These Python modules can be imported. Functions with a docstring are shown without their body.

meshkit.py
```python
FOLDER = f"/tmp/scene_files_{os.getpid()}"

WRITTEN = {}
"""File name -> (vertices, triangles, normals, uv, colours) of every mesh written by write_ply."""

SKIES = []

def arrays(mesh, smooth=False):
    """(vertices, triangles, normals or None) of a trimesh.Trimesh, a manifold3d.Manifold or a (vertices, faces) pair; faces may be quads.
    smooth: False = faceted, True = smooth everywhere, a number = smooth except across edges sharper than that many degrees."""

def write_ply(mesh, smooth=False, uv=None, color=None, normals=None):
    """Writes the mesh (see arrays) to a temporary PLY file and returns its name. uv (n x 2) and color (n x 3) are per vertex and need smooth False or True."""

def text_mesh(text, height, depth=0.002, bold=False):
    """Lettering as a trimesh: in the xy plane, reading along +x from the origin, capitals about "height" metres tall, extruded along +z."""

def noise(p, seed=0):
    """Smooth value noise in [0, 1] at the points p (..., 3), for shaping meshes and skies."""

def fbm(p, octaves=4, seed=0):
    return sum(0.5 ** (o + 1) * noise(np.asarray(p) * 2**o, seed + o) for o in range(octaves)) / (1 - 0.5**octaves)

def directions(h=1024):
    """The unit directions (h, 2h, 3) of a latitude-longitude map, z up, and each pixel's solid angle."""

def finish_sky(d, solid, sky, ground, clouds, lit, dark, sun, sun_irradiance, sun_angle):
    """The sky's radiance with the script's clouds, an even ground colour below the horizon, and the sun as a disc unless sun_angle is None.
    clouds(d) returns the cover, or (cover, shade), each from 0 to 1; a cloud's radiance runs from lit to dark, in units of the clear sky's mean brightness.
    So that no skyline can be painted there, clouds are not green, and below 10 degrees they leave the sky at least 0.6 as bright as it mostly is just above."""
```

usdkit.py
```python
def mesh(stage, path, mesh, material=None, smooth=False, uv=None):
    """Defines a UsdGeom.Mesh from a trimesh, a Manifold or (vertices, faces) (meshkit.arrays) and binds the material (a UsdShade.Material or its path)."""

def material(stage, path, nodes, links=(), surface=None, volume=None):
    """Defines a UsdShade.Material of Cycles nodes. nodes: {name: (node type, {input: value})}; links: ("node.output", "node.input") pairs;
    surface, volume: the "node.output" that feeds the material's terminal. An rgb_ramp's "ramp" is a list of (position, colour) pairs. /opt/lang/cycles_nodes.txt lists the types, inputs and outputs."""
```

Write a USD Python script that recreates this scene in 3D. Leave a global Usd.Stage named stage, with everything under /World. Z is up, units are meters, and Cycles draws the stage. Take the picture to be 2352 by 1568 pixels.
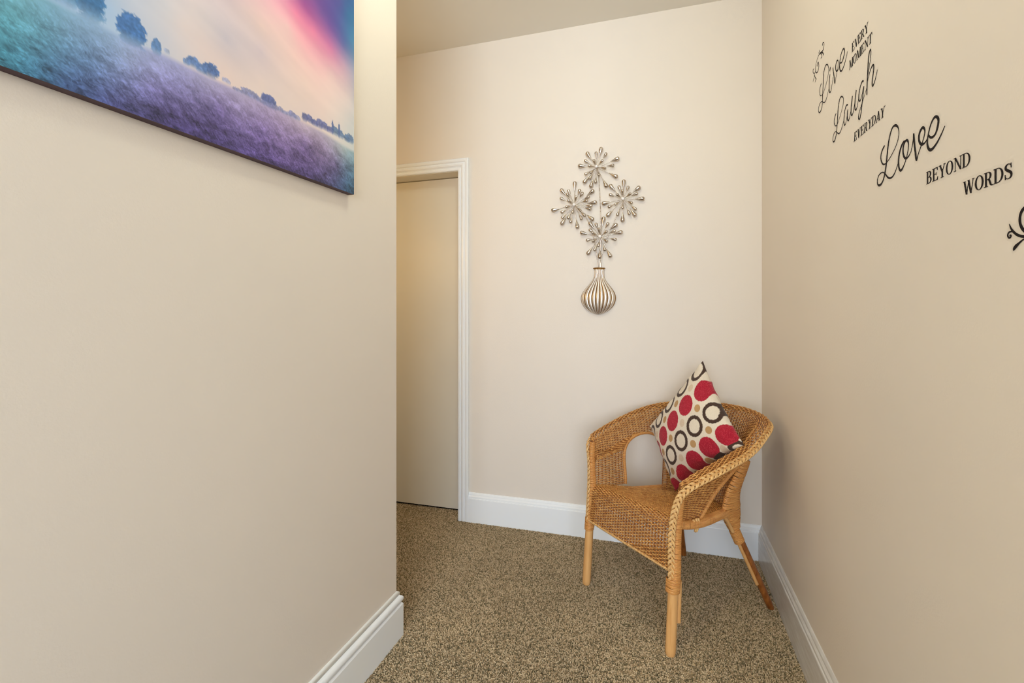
import math, random
import numpy as np
import trimesh
import shapely
from shapely import affinity
from shapely.geometry import Polygon, LineString, Point, box as sbox
from shapely.ops import unary_union
from scipy.interpolate import CubicSpline, PchipInterpolator, RBFInterpolator
from pxr import Usd, UsdGeom, UsdLux, UsdShade, Gf, Sdf, Vt
import usdkit, meshkit

random.seed(7)
rng = np.random.default_rng(7)
stage = Usd.Stage.CreateInMemory()
UsdGeom.SetStageUpAxis(stage, "Z")
UsdGeom.SetStageMetersPerUnit(stage, 1.0)
UsdGeom.Xform.Define(stage, "/World")

# ------------------------------------------------------------------ camera, light, exposure
F_PX, YAW, CY, CAM_H = 1109.365, 0.2978, 727.0, 1.15
cam = UsdGeom.Camera.Define(stage, "/World/camera")
cam.CreateHorizontalApertureAttr(36.0)
cam.CreateVerticalApertureAttr(24.0)
cam.CreateFocalLengthAttr(36.0 * F_PX / 2352)
cam.CreateVerticalApertureOffsetAttr(36.0 / 2352 * (CY - 784))
cam.CreateClippingRangeAttr((0.02, 100))
cam.AddTranslateOp().Set((0, 0, CAM_H))
cam.AddRotateXYZOp().Set((90, 0, math.degrees(YAW)))
cam.CreateExposureAttr(-0.12)

# room measures (metres): right wall, back wall, left wall face and its end, ceiling, skirting
XR, YB, XL, YL, HC, ZS, TS = 0.4598, 2.5325, -0.9075, 1.5389, 2.68, 0.163, 0.0184
YR = -3.4            # unseen wall and window behind the camera
XE, YO = 3.0, 0.2    # unseen room behind the camera, shaped for the light: its right wall, and where it opens into the passage
XFAR = -2.4


def rect_light(path, pos, rot, w, h, intensity, color):
    l = UsdLux.RectLight.Define(stage, path)
    l.CreateWidthAttr(w); l.CreateHeightAttr(h)
    l.CreateIntensityAttr(intensity); l.CreateColorAttr(color)
    l.AddTranslateOp().Set(pos); l.AddRotateXYZOp().Set(rot)
    return l


# daylight from an unseen window behind the camera, placed to light the walls (shines towards +y)
WX0, WX1, WZ0, WZ1 = -0.9, 1.7, 0.65, 2.3
rect_light("/World/unseen_window_daylight", ((WX0 + WX1) / 2, YR + 0.02, (WZ0 + WZ1) / 2), (90, 0, 0), WX1 - WX0 - 0.04, WZ1 - WZ0 - 0.04, 13.2, (0.885, 1.0, 1.13))
# unseen lamps, placed to light the back, side and passage walls: on the passage ceiling above the picture, on the side passage's wall, on the ceiling of the room behind the camera
for nm, at_, i_, c_ in (("unseen_passage_lamp", (-0.40, 1.25, HC - 0.11), 27.0, (0.96, 1.0, 0.84)), ("unseen_side_passage_lamp", (-1.75, YL + 0.11, 1.62), 13.0, (1.0, 0.64, 0.23)),
                         ("unseen_rear_room_lamp", (-1.3, -0.9, HC - 0.11), 95.0, (1.0, 0.84, 0.40))):  # rear lamp: out of view, placed to light the right wall
    lamp = UsdLux.SphereLight.Define(stage, "/World/" + nm)
    lamp.CreateRadiusAttr(0.10); lamp.CreateIntensityAttr(i_); lamp.CreateColorAttr(c_)
    lamp.AddTranslateOp().Set(at_)


# ------------------------------------------------------------------ helpers
def lin(*c):
    c = np.asarray(c[0] if len(c) == 1 else c, float) / 255.0
    return np.where(c <= 0.04045, c / 12.92, ((c + 0.055) / 1.055) ** 2.4)


used = {}


def numbered(parent, name):
    k = used.get((parent, name), 0)
    used[(parent, name)] = k + 1
    return f"{parent}/{name}" if k == 0 else f"{parent}/{name}_{k:03d}"


def path_of(p):
    return "/World" if p is None else (p if isinstance(p, str) else str(p.GetPath()))


def tag(o, label=None, cat=None, group=None, kind=None):
    for k, v in (("label", label), ("category", cat), ("group", group), ("kind", kind)):
        if v:
            o.SetCustomDataByKey(k, v)
    return o


def obj(name, mesh, mat, parent=None, smooth=35, color=None, label=None, kind=None):
    p = numbered(path_of(parent), name)
    if color is not None:
        m = usdkit.mesh(stage, p, mesh, mat, smooth=True if smooth else False)
        UsdGeom.PrimvarsAPI(m).CreatePrimvar("tint", Sdf.ValueTypeNames.Color3fArray, "vertex").Set(
            Vt.Vec3fArray.FromNumpy(np.asarray(color, np.float32)))
    else:
        m = usdkit.mesh(stage, p, mesh, mat, smooth=smooth)
    o = m.GetPrim()
    tag(o, label, None, None, kind)
    return o


def thing(name, label, cat, loc=(0, 0, 0), rotz=0, group=None):
    x = UsdGeom.Xform.Define(stage, numbered("/World", name))
    x.AddTranslateOp().Set(tuple(map(float, loc)))
    x.AddRotateZOp().Set(float(rotz))
    return tag(x.GetPrim(), label, cat, group)


def struct(name, mesh, mat, parent=None, smooth=35, label=None):
    o = obj(name, mesh, mat, parent, smooth)
    if parent is None:
        tag(o, label, None, None, "structure")
    return o


def cat_(ms):
    return trimesh.util.concatenate(ms)


def bx(x0, x1, y0, y1, z0, z1):
    m = trimesh.creation.box([x1 - x0, y1 - y0, z1 - z0])
    m.apply_translation([(x0 + x1) / 2, (y0 + y1) / 2, (z0 + z1) / 2])
    return m


def grid_faces(n, m, close=False):
    """faces of an (n rows, m columns) vertex grid; close joins the last column to the first"""
    i = np.arange(n - 1)[:, None]
    j = np.arange(m if close else m - 1)[None]
    j2 = (j + 1) % m
    a, b, c, d = i * m + j, i * m + j2, (i + 1) * m + j2, (i + 1) * m + j
    q = np.stack([a + 0 * b, b, c, d], -1).reshape(-1, 4)
    return np.vstack([q[:, [0, 1, 2]], q[:, [0, 2, 3]]])


def norm(v):
    return v / np.maximum(np.linalg.norm(v, axis=-1, keepdims=True), 1e-12)


def tubes(paths, r, nrm, sides=6, flat=1.0, caps=False):
    """paths (N,M,3) with reference normals (N,M,3): N tubes in one mesh. r scalar or (N,M). flat squashes along the normal."""
    p = np.asarray(paths, float)
    N, M = p.shape[:2]
    t = norm(np.gradient(p, axis=1))
    b = norm(np.cross(t, nrm))
    n = np.cross(b, t)
    r = np.broadcast_to(np.asarray(r, float), (N, M))[..., None, None]
    a = np.arange(sides) * 2 * np.pi / sides
    v = p[:, :, None] + r * (np.cos(a)[None, None, :, None] * b[:, :, None] + flat * np.sin(a)[None, None, :, None] * n[:, :, None])
    f0 = grid_faces(M, sides, True)
    if caps:
        e = np.array([[0, k + 1, k] for k in range(1, sides - 1)])
        f0 = np.vstack([f0, e, (e + (M - 1) * sides)[:, ::-1]])
    f = (f0[None] + (np.arange(N) * M * sides)[:, None, None]).reshape(-1, 3)
    return trimesh.Trimesh(v.reshape(-1, 3), f[:, ::-1], process=False)


def spline(pts, n, closed=False):
    pts = np.asarray(pts, float)
    d = np.r_[0, np.cumsum(np.linalg.norm(np.diff(pts[:, :min(3, pts.shape[1])], axis=0), axis=1) ** 0.7)]
    return CubicSpline(d, pts)(np.linspace(0, d[-1], n)) if len(pts) > 2 else np.linspace(pts[0], pts[1], n)


def resample(p, n):
    d = np.r_[0, np.cumsum(np.linalg.norm(np.diff(p, axis=0), axis=1))]
    s = np.linspace(0, d[-1], n)
    return np.stack([np.interp(s, d, p[:, k]) for k in range(p.shape[1])], 1), d[-1]


def transport(p):
    """a parallel-transported normal along a path"""
    t = norm(np.gradient(p, axis=0))
    a = np.array([0, 0, 1.0]) if abs(t[0, 2]) < 0.9 else np.array([1.0, 0, 0])
    out = []
    n = a - t[0] * (a @ t[0])
    for k in range(len(p)):
        n = n - t[k] * (n @ t[k])
        n = n / np.linalg.norm(n)
        out.append(n)
    return np.array(out)


def tube(pts, r, n=24, sides=10, smooth_path=True, flat=1.0):
    p = spline(pts, n) if smooth_path else np.asarray(pts, float)
    nr = transport(p)
    rr = np.broadcast_to(np.asarray(r, float), (len(p),)) if np.ndim(r) == 0 else np.interp(np.linspace(0, 1, len(p)), np.linspace(0, 1, len(r)), r)
    return tubes(p[None], rr[None], nr[None], sides, flat, caps=True)


def lathe(profile, seg=24):
    """profile [(r, z)...] around z"""
    pr = np.asarray(profile, float)
    a = np.arange(seg) * 2 * np.pi / seg
    v = np.stack([pr[:, None, 0] * np.cos(a), pr[:, None, 0] * np.sin(a), np.broadcast_to(pr[:, None, 1], (len(pr), seg))], -1)
    return trimesh.Trimesh(v.reshape(-1, 3), grid_faces(len(pr), seg, True), process=False)


def sweep(profile, path, out, up, closed_ends=True):
    """profile [(a, b)] swept along path with mitred corners; a runs along out (mitred in the plane of the path), b along up"""
    path, out, up = np.asarray(path, float), np.asarray(out, float), np.asarray(up, float)
    pr = np.asarray(profile, float)
    v = path[:, None] + pr[None, :, 0, None] * out[:, None] + pr[None, :, 1, None] * up
    n = len(path)
    f = [grid_faces(n, len(pr), True)]
    tri = trimesh.creation.triangulate_polygon(Polygon(pr), engine="earcut")
    # cap triangles refer to the profile's own vertices (matched by position)
    idx = np.array([np.argmin(np.linalg.norm(pr - q, axis=1)) for q in tri[0]])
    ft = idx[tri[1]]
    f += [ft, ft[:, ::-1] + (n - 1) * len(pr)]
    m = trimesh.Trimesh(v.reshape(-1, 3), np.vstack(f), process=False)
    trimesh.repair.fix_normals(m)
    return m


# ------------------------------------------------------------------ materials
L_ = "/World/Looks"
UsdGeom.Scope.Define(stage, L_)


def mat(name, nodes, links, surface="p.BSDF"):
    return usdkit.material(stage, f"{L_}/{name}", nodes, links, surface=surface)


def paint(name, color, rough=0.6, var=0.03, scale=2.0, bump=0.0004, bump_scale=260, spec=0.3):
    c = np.asarray(color)
    return mat(name, {
        "g": ("geometry", {}),
        "n": ("noise_texture", {"scale": scale, "detail": 3.0}),
        "r": ("rgb_ramp", {"ramp": [(0.3, c * (1 - var)), (0.7, np.minimum(c * (1 + var), 0.95))]}),
        "b": ("noise_texture", {"scale": bump_scale, "detail": 2.0}),
        "bm": ("bump", {"strength": 0.35, "distance": bump}),
        "p": ("principled_bsdf", {"roughness": rough, "specular_ior_level": spec})},
        [("g.position", "n.vector"), ("g.position", "b.vector"), ("n.fac", "r.fac"), ("r.color", "p.base_color"),
         ("b.fac", "bm.height"), ("bm.normal", "p.normal")])


WALL = paint("cream_wall_paint", lin(234, 224, 212), 0.55, 0.012, 1.5, 0.0006, 200)
CEIL = paint("ceiling_paint", lin(241, 237, 228), 0.8, 0.01)
GLOSS = paint("white_gloss_paint", lin(246, 250, 255), 0.28, 0.01, 4, 0.0006, 60, 0.5)
DOORP = paint("cream_door_paint", lin(232, 226, 212), 0.4, 0.015, 3, 0.0004, 120, 0.4)

# right skirting: scuffed gloss with chips
SCUFF = mat("scuffed_white_gloss_paint", {
    "g": ("geometry", {}),
    "mp": ("mapping", {"scale": (60.0, 14.0, 90.0)}),
    "n": ("noise_texture", {"scale": 1.0, "detail": 4.0}),
    "r": ("rgb_ramp", {"ramp": [(0.35, lin(214, 211, 208)), (0.66, lin(226, 225, 224)), (0.72, lin(240, 240, 238))]}),
    "p": ("principled_bsdf", {"roughness": 0.25, "specular_ior_level": 0.5})},
    [("g.position", "mp.vector"), ("mp.vector", "n.vector"), ("n.fac", "r.fac"), ("r.color", "p.base_color")])


def cane(name, dark, mid, light, rough=0.45, along=None, spec=0.35):
    """rattan: tone differs from strand to strand (island) with fine streaks and knots"""
    return mat(name, {
        "g": ("geometry", {}),
        "t": ("texture_coordinate", {}),
        "mp": ("mapping", {"scale": along or (60.0, 60.0, 60.0)}),
        "n": ("noise_texture", {"scale": 1.0, "detail": 3.0, "roughness": 0.6}),
        "mx": ("math", {"math_type": "multiply_add", "value2": 0.45}),
        "m2": ("math", {"math_type": "multiply", "value2": 0.62}),
        "r": ("rgb_ramp", {"ramp": [(0.15, dark), (0.45, mid), (0.85, light)]}),
        "p": ("principled_bsdf", {"roughness": rough, "specular_ior_level": spec})},
        [("t.object", "mp.vector"), ("mp.vector", "n.vector"), ("g.random_per_island", "mx.value1"), ("n.fac", "m2.value1"),
         ("m2.value", "mx.value3"), ("mx.value", "r.fac"), ("r.color", "p.base_color")])


WEAVE = cane("rattan_weave", lin(168, 100, 44), lin(228, 174, 102), lin(250, 216, 154))
BRAID = cane("rattan_braid", lin(208, 158, 96), lin(234, 194, 134), lin(246, 220, 172))
WRAP = cane("rattan_wrapping", lin(184, 114, 56), lin(226, 168, 98), lin(242, 198, 136), along=(20.0, 20.0, 420.0))
SHADED_STAKE = cane("shaded_rattan_stake", lin(120, 68, 28), lin(160, 100, 48), lin(190, 134, 76))  # stakes coloured darker to paint shade into the gaps of the weave
POLE = cane("rattan_pole", lin(208, 152, 92), lin(230, 180, 118), lin(242, 204, 148), rough=0.35, along=(90.0, 90.0, 8.0))
POLED = cane("dark_mottled_rattan_pole", lin(110, 58, 22), lin(170, 104, 48), lin(214, 156, 92), rough=0.22, along=(60.0, 60.0, 26.0), spec=0.6)

TINT = mat("cushion_fabric", {
    "a": ("attribute", {"attribute": "tint"}),
    "t": ("texture_coordinate", {}),
    "w": ("noise_texture", {"scale": 900.0, "detail": 1.0}),
    "bm": ("bump", {"strength": 0.5, "distance": 0.0008}),
    "p": ("principled_bsdf", {"roughness": 0.9, "specular_ior_level": 0.15, "sheen_weight": 0.15})},
    [("a.color", "p.base_color"), ("t.object", "w.vector"), ("w.fac", "bm.height"), ("bm.normal", "p.normal")])
CANVAS = mat("canvas_print", {
    "a": ("attribute", {"attribute": "tint"}),
    "t": ("texture_coordinate", {}),
    "w": ("noise_texture", {"scale": 700.0, "detail": 1.0}),
    "bm": ("bump", {"strength": 0.2, "distance": 0.0004}),
    "p": ("principled_bsdf", {"roughness": 0.5, "specular_ior_level": 0.35})},
    [("a.color", "p.base_color"), ("t.object", "w.vector"), ("w.fac", "bm.height"), ("bm.normal", "p.normal")])
EDGEM = paint("canvas_edge_print", lin(92, 72, 78), 0.6, 0.12, 30)
METAL = mat("brushed_pewter_metal", {
    "t": ("texture_coordinate", {}),
    "n": ("noise_texture", {"scale": 90.0, "detail": 3.0}),
    "r": ("rgb_ramp", {"ramp": [(0.3, lin(176, 164, 150)), (0.7, lin(222, 213, 202))]}),
    "rr": ("map_range", {"from_min": 0.3, "from_max": 0.7, "to_min": 0.2, "to_max": 0.34}),
    "p": ("principled_bsdf", {"metallic": 1.0, "roughness": 0.27})},
    [("t.object", "n.vector"), ("n.fac", "r.fac"), ("r.color", "p.base_color"), ("n.fac", "rr.value"), ("rr.result", "p.roughness")])
VASEM = mat("silver_and_gold_vase_metal", {
    "a": ("attribute", {"attribute": "tint"}),
    "p": ("principled_bsdf", {"metallic": 0.85, "roughness": 0.3})},
    [("a.color", "p.base_color")])
PEARL = mat("silver_bead", {"p": ("principled_bsdf", {"base_color": lin(246, 240, 236), "metallic": 0.0, "roughness": 0.25})}, [])
VINYL = mat("black_vinyl", {"p": ("principled_bsdf", {"base_color": lin(26, 18, 19), "roughness": 0.6, "specular_ior_level": 0.12})}, [])
FILM = mat("clear_vinyl_film", {
    "tr": ("transparent_bsdf", {"color": (0.996, 0.995, 0.992)}), "gl": ("glossy_bsdf", {"roughness": 0.25, "color": (0.9, 0.9, 0.9)}),
    "mx": ("mix_closure", {"fac": 0.025})}, [("tr.BSDF", "mx.closure1"), ("gl.BSDF", "mx.closure2")], surface="mx.closure")
RUBBER = mat("dark_rubber", {"p": ("principled_bsdf", {"base_color": (0.02, 0.02, 0.02), "roughness": 0.6})}, [])
BACKING = mat("carpet_backing", {"p": ("principled_bsdf", {"base_color": lin(70, 60, 44), "roughness": 1.0})}, [])


def carpet(name, a, b):
    return mat(name, {
        "g": ("geometry", {}),
        "n": ("noise_texture", {"scale": 330.0, "detail": 1.0}),
        "big": ("noise_texture", {"scale": 2.2, "detail": 2.0}),
        "r": ("rgb_ramp", {"ramp": [(0.35, a), (0.65, b)]}),
        "mr": ("map_range", {"from_min": 0.3, "from_max": 0.7, "to_min": 0.9, "to_max": 1.1}),
        "mx": ("mix", {"mix_type": "multiply", "fac": 1.0}),
        "p": ("principled_bsdf", {"roughness": 0.95, "specular_ior_level": 0.1})},
        [("g.position", "n.vector"), ("g.position", "big.vector"), ("n.fac", "r.fac"), ("big.fac", "mr.value"),
         ("r.color", "mx.color1"), ("mr.result", "mx.color2"), ("mx.color", "p.base_color")])


PILE = [carpet("carpet_yarn_beige", lin(192, 170, 136), lin(230, 209, 177)),
        carpet("carpet_yarn_brown", lin(152, 130, 99), lin(192, 168, 134)),
        carpet("carpet_yarn_olive", lin(100, 91, 68), lin(144, 130, 102))]

# ------------------------------------------------------------------ the setting
T = 0.12
floor = UsdGeom.Xform.Define(stage, "/World/floor").GetPrim()
tag(floor, "mottled olive brown twist pile carpet", None, None, "structure")
obj("carpet_backing", bx(XFAR - T, XE + T, YR - T, YB + 0.5, -0.08, -0.006), BACKING, floor, smooth=False)

struct("ceiling", bx(XFAR - T, XE + T, YR - T, YB + 0.5, HC, HC + 0.1), CEIL, smooth=False, label="plain pale grey ceiling")
struct("wall_right", bx(XR, XE + T, YO, YB + T, -0.05, HC), WALL, smooth=False, label="cream wall on the right carrying the black lettering")
struct("wall_left", bx(XFAR - T, XL, YO - 0.1, YL, -0.05, HC), WALL, smooth=False, label="near cream wall on the left carrying the landscape canvas, ending in a corner")
struct("wall_far_left", bx(XFAR - T, XFAR, YL, YB + T, -0.05, HC), WALL, smooth=False, label="end wall of the side passage")
struct("wall_unseen_rear_left", bx(XFAR - T, XFAR, YR, YO - 0.1, -0.05, HC), WALL, smooth=False, label="unseen left wall of the room behind the camera")  # unseen rear room, laid out so light reaches both passage walls
struct("wall_unseen_rear_right", bx(XE, XE + T, YR, YO, -0.05, HC), WALL, smooth=False, label="unseen right wall of the room behind the camera")
wm = trimesh.creation.extrude_polygon(Polygon([(XFAR - T, -0.05), (XE + T, -0.05), (XE + T, HC), (XFAR - T, HC)], [[(WX0, WZ0), (WX0, WZ1), (WX1, WZ1), (WX1, WZ0)]]), T, engine="earcut")
wm.apply_transform(np.array([[1, 0, 0, 0], [0, 0, -1, YR], [0, 1, 0, 0], [0, 0, 0, 1.0]]))
struct("wall_unseen_rear", wm, WALL, smooth=False, label="unseen wall with a window opening behind the camera")

# back wall with the door opening
DX1, DZ = -1.084, 1.986
DX0 = DX1 - 0.762
wm = trimesh.creation.extrude_polygon(Polygon([(XFAR - T, -0.05), (DX0, -0.05), (DX0, DZ), (DX1, DZ), (DX1, -0.05), (XR + T, -0.05), (XR + T, HC), (XFAR - T, HC)]), 0.16, engine="earcut")
wm.apply_transform(np.array([[1, 0, 0, 0], [0, 0, -1, YB + 0.16], [0, 1, 0, 0], [0, 0, 0, 1.0]]))
struct("wall_back", wm, WALL, smooth=False, label="cream back wall with the doorway and the metal flower ornament")

# door: lining, stop, leaf, architrave
door = UsdGeom.Xform.Define(stage, "/World/door_1").GetPrim()
tag(door, "plain flush cream door set back in a white architrave", None, None, "structure")
LIN = 0.012
yl = YB + 0.105          # face of the leaf
lining = cat_([bx(DX0 - 0.0, DX0 + LIN, YB, YB + 0.16, -0.01, DZ), bx(DX1 - LIN, DX1, YB, YB + 0.16, -0.01, DZ), bx(DX0, DX1, YB, YB + 0.16, DZ - LIN, DZ)])
obj("door_lining", lining, DOORP, door, smooth=False)
leaf = bx(DX0 + LIN + 0.003, DX1 - LIN - 0.003, yl, yl + 0.04, 0.012, DZ - LIN - 0.004)
obj("door_leaf", leaf, DOORP, door, smooth=False)
obj("door_backing", bx(DX0, DX1, YB + 0.161, YB + 0.2, -0.05, DZ), BACKING, door, smooth=False)
# architrave profile: a = outwards from the opening, b = out of the wall
arch_prof = [(0, 0), (0, 0.010), (0.004, 0.013), (0.012, 0.013), (0.014, 0.009), (0.018, 0.011), (0.024, 0.017), (0.031, 0.018), (0.036, 0.014),
             (0.039, 0.0135), (0.042, 0.019), (0.046, 0.021), (0.055, 0.021), (0.058, 0.019), (0.058, 0)]
po = 0.002
path = [(DX1 - LIN + po + 0.0, YB, -0.004), (DX1 - LIN + po, YB, DZ - LIN + po), (DX0 + LIN - po, YB, DZ - LIN + po), (DX0 + LIN - po, YB, -0.004)]
out = [(1, 0, 0), (1, 0, 1), (-1, 0, 1), (-1, 0, 0)]
arch_prof = [(a * 1.12, b) for a, b in arch_prof]
obj("architrave", sweep(arch_prof, path, out, (0, -1, 0)), GLOSS, door, smooth=25)

# skirting: a = out of the wall, b = up
sk = [(0, 0)] + [(TS, 0), (TS, 0.113), (TS - 0.004, 0.1185), (TS - 0.0065, 0.119), (TS - 0.0065, 0.1215)]
sk += [(TS - 0.0085 + 0.0085 * math.cos(a) + 0.0005, 0.1325 + 0.0115 * math.sin(a)) for a in np.linspace(-1.25, 1.35, 9)]
sk += [(TS - 0.0085, 0.1452)] + [(0.0035 + 0.0055 * math.cos(a), 0.153 + 0.0085 * math.sin(a)) for a in np.linspace(-0.7, 1.4, 6)] + [(0, 0.1625)]
skr = [(0, 0)] + [(TS, 0), (TS, 0.128), (TS - 0.002, 0.132), (TS - 0.005, 0.1335), (TS - 0.005, 0.1365), (TS - 0.0055, 0.142), (TS - 0.009, 0.147), (TS - 0.0105, 0.149),
                     (TS - 0.0105, 0.1515), (TS - 0.012, 0.157), (TS - 0.0155, 0.1618), (0, 0.163)]
zf = -0.006
# left wall skirting turns the wall's end
pl = [(XL, YO - 0.1, zf), (XL, YL, zf), (XFAR, YL, zf)]
struct("baseboard_left", sweep([(a, b - zf) if b > 0 else (a, b) for a, b in sk], pl, [(1, 0, 0), (1, 1, 0), (0, 1, 0)], (0, 0, 1)), GLOSS, smooth=28,
       label="white moulded skirting board along the near left wall, turning its corner")
arx = DX1 - LIN + po + 0.058 * 1.12
struct("baseboard_back", sweep([(a, b - zf) if b > 0 else (a, b) for a, b in skr], [(arx, YB, zf), (XR, YB, zf)], [(0, -1, 0), (0, -1, 0)], (0, 0, 1)), GLOSS, smooth=28,
       label="white skirting board along the back wall behind the chair")
struct("baseboard_right", sweep([(a, b - zf) if b > 0 else (a, b) for a, b in skr], [(XR, YO, zf), (XR, YB, zf)], [(-1, 0, 0), (-1, 0, 0)], (0, 0, 1)), SCUFF, smooth=28,
       label="scuffed white skirting board along the right wall")

# carpet pile: individual tufts
def tuft(seed):
    r = np.random.default_rng(seed)
    ms = []
    for k in range(2):
        a = r.uniform(0, 2 * np.pi)
        lean = np.array([math.cos(a), math.sin(a), 0]) * r.uniform(0.0006, 0.0018)
        p = np.array([[0, 0, 0], lean * 0.3 + [0, 0, 0.003], lean + [0, 0, 0.006], lean * 1.25 + [0, 0, 0.0074]])
        p[:, :2] += r.uniform(-0.0009, 0.0009, 2)
        ms.append(tubes(p[None], np.array([[0.0010, 0.0014, 0.00145, 0.0006]]), np.tile([1.0, 0.2, 0], (1, 4, 1)), 5, caps=True))
    return cat_(ms)


pile = UsdGeom.PointInstancer.Define(stage, "/World/floor/carpet_pile")
tag(pile.GetPrim(), None, None, None, "stuff")
for k in range(3):
    usdkit.mesh(stage, f"/World/floor/carpet_pile/tuft" + (f"_{k:03d}" if k else ""), tuft(k), PILE[k], smooth=True)
pile.CreatePrototypesRel().SetTargets([Sdf.Path("/World/floor/carpet_pile/tuft" + (f"_{k:03d}" if k else "")) for k in range(3)])
sp = 0.0037
gx, gy = np.meshgrid(np.arange(-1.75, XR - TS, sp), np.arange(0.95, YB + 0.12, sp))
pts = np.stack([gx.ravel(), gy.ravel()], 1) + rng.uniform(-0.0017, 0.0017, (gx.size, 2))
x, y = pts.T
keep = ~((x < XL + TS - 0.001) & (y < YL + TS - 0.001)) & ~((y > YB - TS) & (x > DX1 - LIN - 0.004)) & ~((y > YB) & (x < DX0))
keep &= (x < XR - TS)
dd = -math.sin(YAW) * x + math.cos(YAW) * y       # in or near the picture
rr = math.cos(YAW) * x + math.sin(YAW) * y
keep &= (np.abs(rr / dd) < 1.15) & (F_PX * CAM_H / dd < 1568 - CY + 220)
pts = pts[keep]
n = len(pts)
pile.CreatePositionsAttr(Vt.Vec3fArray.FromNumpy(np.c_[pts, np.full(n, -0.0066)].astype(np.float32)))
pile.CreateProtoIndicesAttr(Vt.IntArray.FromNumpy(rng.choice(3, n, p=[0.42, 0.33, 0.25]).astype(np.int32)))
ang = rng.uniform(0, 2 * np.pi, n)
q = np.zeros((n, 4), np.float16)
pile.CreateOrientationsAttr(Vt.QuathArray([Gf.Quath(float(math.cos(a / 2)), 0.0, 0.0, float(math.sin(a / 2))) for a in ang]))
sc = rng.uniform(0.85, 1.2, n)
pile.CreateScalesAttr(Vt.Vec3fArray.FromNumpy(np.c_[sc, sc, rng.uniform(0.8, 1.12, n)].astype(np.float32)))

# ------------------------------------------------------------------ wicker armchair (local: x = -w, y = q forward)
CC = np.array([0.07, 2.106])
chair = thing("wicker_armchair", "honey coloured wicker armchair with braided arms standing in the corner", "chair", (CC[0], CC[1], 0), math.degrees(math.atan2(0.715, -0.70)))


def V(w, q, z):
    w, q, z = np.broadcast_arrays(np.asarray(w, float), np.asarray(q, float), np.asarray(z, float))
    return np.stack([-w, q, z], -1)


def surf_normals(S, u, v, eps=1e-3):
    du = S(np.clip(u + eps, 0, 1), v) - S(np.clip(u - eps, 0, 1), v)
    dv = S(u, np.clip(v + eps, 0, 1)) - S(u, np.clip(v - eps, 0, 1))
    return norm(np.cross(du, dv))


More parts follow.
